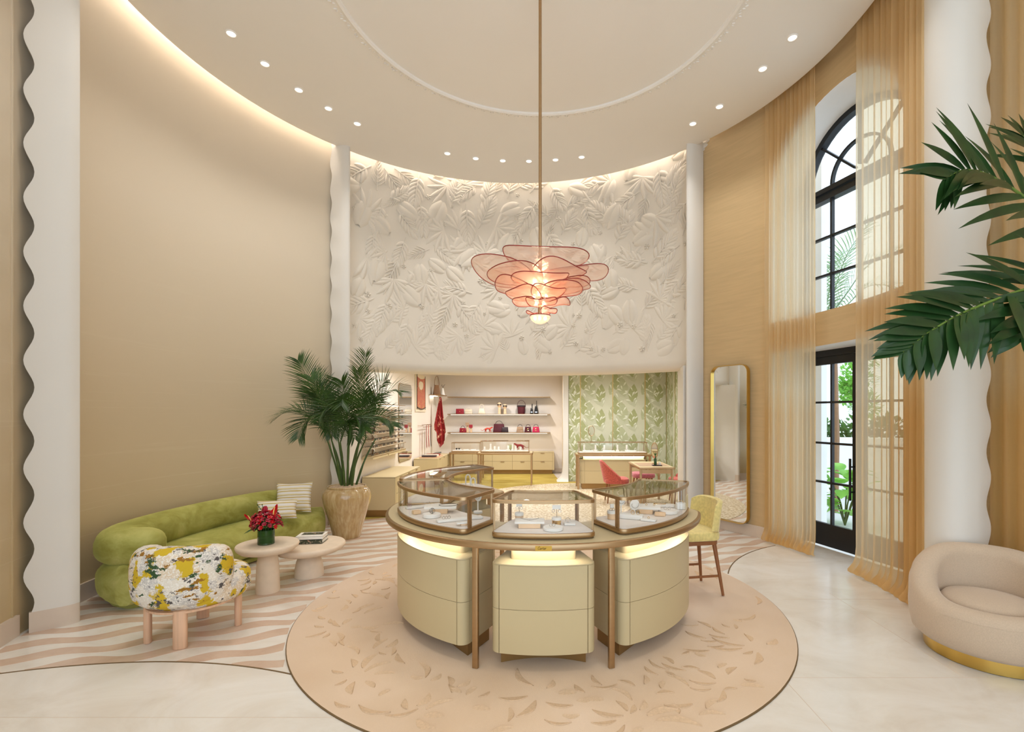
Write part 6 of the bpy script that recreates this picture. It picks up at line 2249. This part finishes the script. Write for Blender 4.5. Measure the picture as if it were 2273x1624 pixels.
bag('shoulder_bag', 'large burgundy shoulder bag with a bowed handle, lowest shelf', -1.225, SHY + 0.03, Lw, 0.33, 0.24, 0.12, 'burg', 0.86, 0.28, None, strap='blackl')
bag('camera_bag', 'small dark bag in front of the large burgundy one, lowest shelf', -1.045, SHY - 0.075, Lw, 0.19, 0.15, 0.06, 'blackl', 0.92, 0.0, None, False)
bag('top_handle_bag', 'taupe top-handle bag, first of the three alike on the lowest shelf', -0.624, SHY, Lw, 0.205, 0.155, 0.09, 'taupe', 0.82, 0.36, 'dot', strap='blackl')
bag('top_handle_bag', 'burgundy top-handle bag with round clasp, middle of the three alike on the lowest shelf', -0.395, SHY, Lw, 0.205, 0.155, 0.09, 'burg', 0.82, 0.36, 'C', strap='blackl')
bag('top_handle_bag', 'bright pink top-handle bag with round clasp, last of the three alike on the lowest shelf', -0.170, SHY, Lw, 0.212, 0.155, 0.09, 'pink', 0.82, 0.36, 'C', strap='blackl')
bag('shopper_bag', 'brown tapered tote with a long strap on the corner shelf', -2.80, 12.95, 2.192, 0.20, 0.26, 0.09, 'brownbag', 0.6, 1.25, None, False, R(20))
t = thing('cone_stand', 'white cone stand with a dark twig on the corner shelf', 'display stand', (-2.70, 13.2, 2.192))
MB().lathe([(0.0, 0.0), (0.07, 0.0), (0.03, 0.19), (0.0, 0.2)], n=20, cap0=False, cap1=False).obj('cone', 'padw', t)
for a in (-0.3, 0.5):
    m = MB(); m.tube(catmull([(0, 0, 0.19), (0.02 + 0.03 * a, 0, 0.23), (0.06 * a, 0, 0.25), (0.10 * a + 0.02, 0, 0.29)], 4), 0.005, 5); m.obj('twig', 'dark', t)
# long red scarf hung from the corner shelf
m = MB()
rows = []
for z, w, o_ in ((0.0, 0.025, 0.0), (-0.10, 0.04, 0.0), (-0.35, 0.075, -0.01), (-0.60, 0.11, -0.02), (-0.80, 0.145, -0.02), (-0.90, 0.150, -0.01), (-0.98, 0.10, 0.0), (-1.08, 0.095, 0.0), (-1.20, 0.09, 0.0), (-1.27, 0.035, -0.01), (-1.31, 0.006, -0.01)):
    rows.append([(o_ + w * u * 1.0, 0.028 * sin(u * 7 + z * 3) * min(1, w * 9), z + 0.05 * sin(u * 4) * min(1, -z * 1.3)) for u in [-1 + 2 * i / 16 for i in range(17)]])
m.grid(rows)
rows = [[(x * 0.5 + 0.07 * min(1, -z), y + 0.035, z * 0.93) for x, y, z in r] for r in rows]
m.grid(rows)
o = m.obj('silk_scarf', 'scarfred', None, loc=(-2.70, 12.93, 2.137), angle=80)
o.rotation_euler = (0, 0, R(12))
tag(o, 'long red printed silk scarf hanging under the corner shelf', 'scarf')

# folded scarves and sunglasses on the second chest
tr_ = thing('scarf_tray', 'wooden tray of folded scarves on the drawer chest under the ties', 'tray', (-2.62, 11.52, 0.6665))
MB().box((0, 0, 0.012), (0.42, 0.62, 0.02)).obj('board', 'wood', tr_, angle=0)
for k, (dy, mt) in enumerate(((-0.2, 'blackl'), (0.0, 'ivory'), (0.2, 'scarfred'))):
    m = MB(); m.prism(rrect(0.34, 0.17, 0.04, 4), 0.0, 0.035, 0.012)
    tag(m.obj('folded_scarf', mt, None, loc=(-2.62, 11.52 + dy, 0.690)), ['folded black scarf on the wooden tray', 'folded ivory scarf on the wooden tray', 'folded red scarf on the wooden tray'][k], 'scarf')
for k in range(4):
    glasses(f'dark sunglasses on the drawer chest, {("first", "second", "third", "last")[k]} behind the scarf tray', (-2.60, 12.0 + 0.165 * k, 0.668), R(90), 0, 'sunglasses behind the scarf tray', 1.15)

# ------------------------------------------------------------------ counter before the leaf wallpaper
gt = table('display_table', 'long bronze display counter before the leaf wallpaper', 1.605, 11.06, 1.70, 0.56, 0.775, 0.05, 0.045, 0.08, 0.0135)
gc = thing('drawer_cabinet', 'cream cabinet with a lit ledge under the counter before the leaf wallpaper', 'cabinet', (1.605, 11.08, 0.0135))
MB().box((0, 0, 0.06), (1.42, 0.40, 0.12)).obj('plinth', 'brassdark', gc, angle=0)
MB().box((0, 0, 0.385), (1.50, 0.42, 0.53)).obj('carcass', 'gap', gc, angle=0)
for z0, z1 in ((0.12, 0.398), (0.401, 0.645)):
    MB().box((0.03, -0.212, (z0 + z1) / 2), (1.36, 0.012, z1 - z0)).obj('drawer_front', 'cream', gc, angle=0)
    for sx in (-1, 1):
        MB().box((sx * 0.752, 0, (z0 + z1) / 2), (0.012, 0.43, z1 - z0)).obj('end_panel', 'cream', gc, angle=0)
    MB().box((-0.70, -0.212, (z0 + z1) / 2), (0.094, 0.012, z1 - z0)).obj('corner_panel', 'cream', gc, angle=0)
MB().box((0, 0, 0.650), (1.52, 0.44, 0.010)).obj('lit_ledge', 'cream', gc, angle=0)
MB().box((0, 0.02, 0.690), (1.36, 0.32, 0.070)).obj('riser', 'cream', gc, angle=0)
m = MB(); m.box((0, -0.19, 0.722), (1.36, 0.016, 0.008)); m.obj('light_strip', 'led', gc, angle=0)
rcase('long glass case of rings and earring cards before the leaf wallpaper', 1.58, 11.0, 0.7915, 1.54, 0.36, 0.265)
for k, x in enumerate((1.04, 1.52, 2.0)):
    block('ring_slab', f'long white ring slab, {("first", "middle", "last")[k]} of three before the leaf wallpaper', 'jewellery stand', x, 10.97, 0.24, 0.08, 0.035, 0, z=0.831, item=('rings', 'dark', ring_row(-0.10, 0.06, r=0.009)))['group'] = 'ring slabs before the leaf wallpaper'
for k, x in enumerate((0.96, 1.22, 1.42, 1.72, 1.93)):
    ministand(f'small white earring stand, {("first", "second", "third", "fourth", "fifth")[k]} along the case before the leaf wallpaper', x, 11.09, 0.831, 0.15, 0.07)
def ovalmirror(label, x, y, z, rx, rz_, stem, rot, foot=0.05):
    t = thing('table_mirror', label, 'mirror', (x, y, z), rot)
    MB().lathe([(0.0, 0.0), (foot, 0.0), (foot, 0.006), (foot * 0.4, 0.012), (0.0, 0.012)], n=24, cap0=False, cap1=False).obj('foot', 'brass', t)
    m = MB(); m.tube([(0, 0, 0.01), (0, 0, stem)], 0.005, 6); m.obj('stem', 'brass', t)
    zc = stem + rz_
    ov = [(rx * cos(a), 0, zc + rz_ * sin(a)) for a in [2 * pi * i / 32 for i in range(33)]]
    m = MB(); m.tube(ov, 0.007, 6, cap=False); m.obj('frame', 'brass', t)
    m = MB(); m.loft([[(p[0] * 0.97, yy, zc + (p[2] - zc) * 0.97) for p in ov[:-1]] for yy in (-0.002, 0.002)]); m.obj('mirror_glass', 'mirror', t, angle=0)
    return t
ovalmirror('teardrop table mirror standing on the case before the leaf wallpaper', 1.12, 11.02, 1.0585, 0.075, 0.115, 0.13, R(20))
dk = table('desk', 'bronze-framed consulting desk with cream top near the opening', 2.02, 9.07, 0.64, 1.06, 0.738, 0.04, 0.035, 0.02, 0.0135, 'desk')
MB().box((0, -0.05, 0.7400), (0.52, 0.62, 0.003)).obj('writing_mat', 'taupe', dk, angle=0)
for y_ in (-0.49, 0.49):
    MB().box((0, y_, 0.66), (0.55, 0.02, 0.07)).obj('apron', 'brass', dk, angle=0)
ovalmirror('oval table mirror on the consulting desk', 2.12, 9.16, 0.7562, 0.075, 0.145, 0.10, R(-52))
t = thing('desk_tray', 'dark square tray on the consulting desk', 'tray', (2.08, 8.80, 0.7562))
MB().prism(rrect(0.17, 0.14, 0.02, 3), 0, 0.012, 0.003).obj('board', 'blackl', t)
t = thing('bud_vase', 'small green bottle vase on the desk tray', 'vase', (2.05, 8.80, 0.7692))
MB().lathe([(0.0, 0.0), (0.024, 0.0), (0.026, 0.01), (0.024, 0.10), (0.010, 0.13), (0.010, 0.155), (0.0, 0.155)], n=20, cap0=False, cap1=False).obj('bottle', 'vaseleaf', t)
m = MB()
for k in range(5): leaf3(m, (0, 0, 0.15), (cos(k * 1.3) * 0.5, sin(k * 1.3) * 0.5, 1), 0.09, 0.009, 0.3)
m.obj('sprig', 'greenleaf', t)
t = thing('pen_holder', 'small pale pen holder on the desk tray', 'pen holder', (2.13, 8.80, 0.7692))
MB().lathe([(0.0, 0.0), (0.018, 0.0), (0.02, 0.05), (0.0, 0.05)], n=16, cap0=False, cap1=False).obj('cup', 'padw', t)
def tubchair(label, x, y, rz, mat, back=True, name='desk_chair'):
    """upholstered chair with sloping wings; sitter faces local +y"""
    t = thing(name, label, 'chair', (x, y, 0.0135), rz)
    MB().prism(rrect(0.46, 0.46, 0.14, 6), 0.36, 0.46, 0.03).obj('seat', mat, t)
    if back:
        rg = []
        for i in range(17):
            u = -1 + 2 * i / 16
            a = u * 1.75
            r = 0.235
            top = 0.80 - 0.30 * (max(0, abs(u) - 0.30) / 0.70) ** 1.1
            lean = -0.09 * (top - 0.42) / 0.38
            x0, y0 = r * sin(a), -r * cos(a) + 0.02
            dx, dy = sin(a), -cos(a)
            rg.append([(x0 - dx * 0.022, y0 - dy * 0.022, 0.38), (x0 - dx * 0.018, y0 - dy * 0.018 + lean, top - 0.02), (x0, y0 + lean, top), (x0 + dx * 0.022, y0 + dy * 0.022 + lean, top - 0.02), (x0 + dx * 0.026, y0 + dy * 0.026, 0.38)])
        m = MB(); m.loft(rg); m.obj('wrapped_back', mat, t, angle=50)
    for sx in (-1, 1):
        for sy in (-1, 1):
            m = MB(); m.tube([(sx * 0.15, sy * 0.15, 0.37), (sx * 0.19, sy * 0.19, 0.0)], [0.018, 0.011], 8); m.obj('leg', 'walnut', t)
    return t
tubchair('coral tweed chair with sloping wings on the boutique side of the desk', 1.42, 9.30, R(-90), 'coral')
tubchair('coral tweed chair half hidden by the opening jamb, at the desk', 2.66, 9.25, R(90), 'coral')
tubchair('mauve backless seat behind the consulting desk', 2.10, 10.12, 0.0, 'mauve', False, 'stool')

# ------------------------------------------------------------------ garden outside the window
mb = MB()
mb.prism([(3.5, 8.2), (3.62, 6.8), (4.75, 3.1), (5.5, 1.9), (30, -5), (30, 30), (3.5, 30)], -0.25, -0.13)
g_ = mb.obj('ground', 'grey', angle=0)
struct(g_)
g_['label'] = 'pale garden paving outside the door'
mb = MB(); p_ = [fp(0.72, 0.62, 0), fp(1.5, 0.62, 0), fp(1.5, 0.72, 0), fp(0.72, 0.72, 0)]
mb.prism([(p[0], p[1]) for p in p_], -0.13, 6.0)
struct(mb.obj('wall_garden_pier', 'extwhite', angle=0))
mb = MB(); mb.prism([(4.0, 11.3), (14.0, 9.6), (14.06, 9.9), (4.06, 11.6)], -0.13, 1.02)
gw = struct(mb.obj('wall_garden', 'extwhite', angle=0))
mb = MB(); mb.prism([(3.95, 11.26), (14.0, 9.55), (14.08, 9.95), (4.03, 11.66)], 1.02, 1.15)
mb.obj('coping', 'extwhite', gw, angle=0)
def foliage(mb, c, d, n, L, w, seed):
    r2 = random.Random(seed)
    for i in range(n):
        u = Vector((r2.gauss(0, 1), r2.gauss(0, 1), r2.gauss(0, 1))).normalized() * r2.random() ** 0.4
        p = Vector(c) + Vector((u.x * d[0], u.y * d[1], u.z * d[2]))
        dv = (u + Vector((r2.uniform(-0.7, 0.7), r2.uniform(-0.7, 0.7), r2.uniform(-0.3, 0.8))))
        leaf3(mb, p, dv if dv.length > 0.1 else (0, 0, 1), L * r2.uniform(0.7, 1.2), w, 0.4, 2)
mb = MB()
for i in range(9):
    foliage(mb, (5.2 + i * 0.75, 12.1 - i * 0.13, 0.9), (0.55, 0.34, 0.72), 700, 0.15, 0.05, i)
tag(mb.obj('hedge', 'outdark', angle=0), 'clipped green hedge behind the white garden wall', 'hedge')
def gtree(label, x, y, h, blobs, mat, seed):
    t = thing('garden_tree', label, 'tree', (x, y, -0.13))
    m = MB(); m.tube([(0, 0, 0), (0.05, 0, h * 0.5), (0, 0, h * 0.8)], [0.07, 0.055, 0.03], 8); m.obj('trunk', 'palmstem', t)
    m = MB()
    for i, (dx, dy, z, r) in enumerate(blobs):
        foliage(m, (dx, dy, z), (r, r, r * 0.9), 420, 0.16, 0.05, seed + i)
    m.obj('crown', mat, t, angle=0)
gtree('leafy light green tree over the hedge, seen through the door', 9.85, 15.3, 3.7, [(0, 0, 2.9, 0.55), (0.25, 0, 3.7, 0.5), (-0.25, 0, 2.5, 0.4), (0.3, 0, 2.1, 0.45), (0.2, 0, 4.3, 0.5)], 'outleaf', 60)
def gpalm(label, x, y, h, nf, L, seed, mat='outpalm'):
    t = thing('garden_palm', label, 'palm tree', (x, y, -0.13))
    m = MB(); m.tube([(0, 0, 0), (0.03, 0, h * 0.5), (0, 0, h)], [0.06, 0.05, 0.045], 9); m.obj('trunk', 'brownbag', t)
    r2 = random.Random(seed)
    for i in range(nf):
        a = 2 * pi * i / nf + r2.uniform(-0.2, 0.2)
        el = (0.5, 1.05, 0.8)[i % 3]
        b = Vector((0, 0, h))
        d = Vector((cos(a) * cos(el), sin(a) * cos(el), sin(el)))
        tip = b + d * L + Vector((0, 0, -0.25 * L * (1 - sin(el))))
        mid = b + d * L * 0.55 + Vector((0, 0, 0.14 * L))
        frond(t, 'frond', [b, b.lerp(mid, 0.5) + Vector((0, 0, 0.03)), mid, tip], L * 0.28, 0.016, 26, mat, 0.9, 0.8, 3, seed=seed + i, rad=0.02, start=0.15)
gpalm('tall pale garden palm reaching up behind the arched window', 7.35, 12.75, 4.1, 9, 2.7, 81)
gpalm('slim garden palm with a rough trunk beside the white pier', 5.42, 9.0, 2.75, 8, 1.0, 91, 'outdark')
t = thing('garden_shrub', 'big round-leaved green shrub just outside the door glass', 'shrub', (4.95, 7.95, -0.13))
r2 = random.Random(5)
m = MB()
for i in range(7):
    a = i * 0.9; m.tube([(0, 0, 0), (0.10 * cos(a), 0.10 * sin(a), 0.35), (0.22 * cos(a), 0.22 * sin(a), 0.6)], 0.012, 6)
m.obj('stems', 'palmstem', t)
for i in range(54):
    a = r2.uniform(0, 6.28); z = r2.uniform(0.12, 0.92); rr_ = r2.uniform(0.05, 0.30)
    m = MB()
    d = Vector((cos(a), sin(a), r2.uniform(-0.2, 0.9)))
    leaf3(m, (0, 0, 0), d, r2.uniform(0.2, 0.3), r2.uniform(0.09, 0.14), 0.9, 6, 0.12)
    m.obj('broad_leaf', 'outleaf', t, loc=(rr_ * cos(a), rr_ * sin(a), z), angle=60)
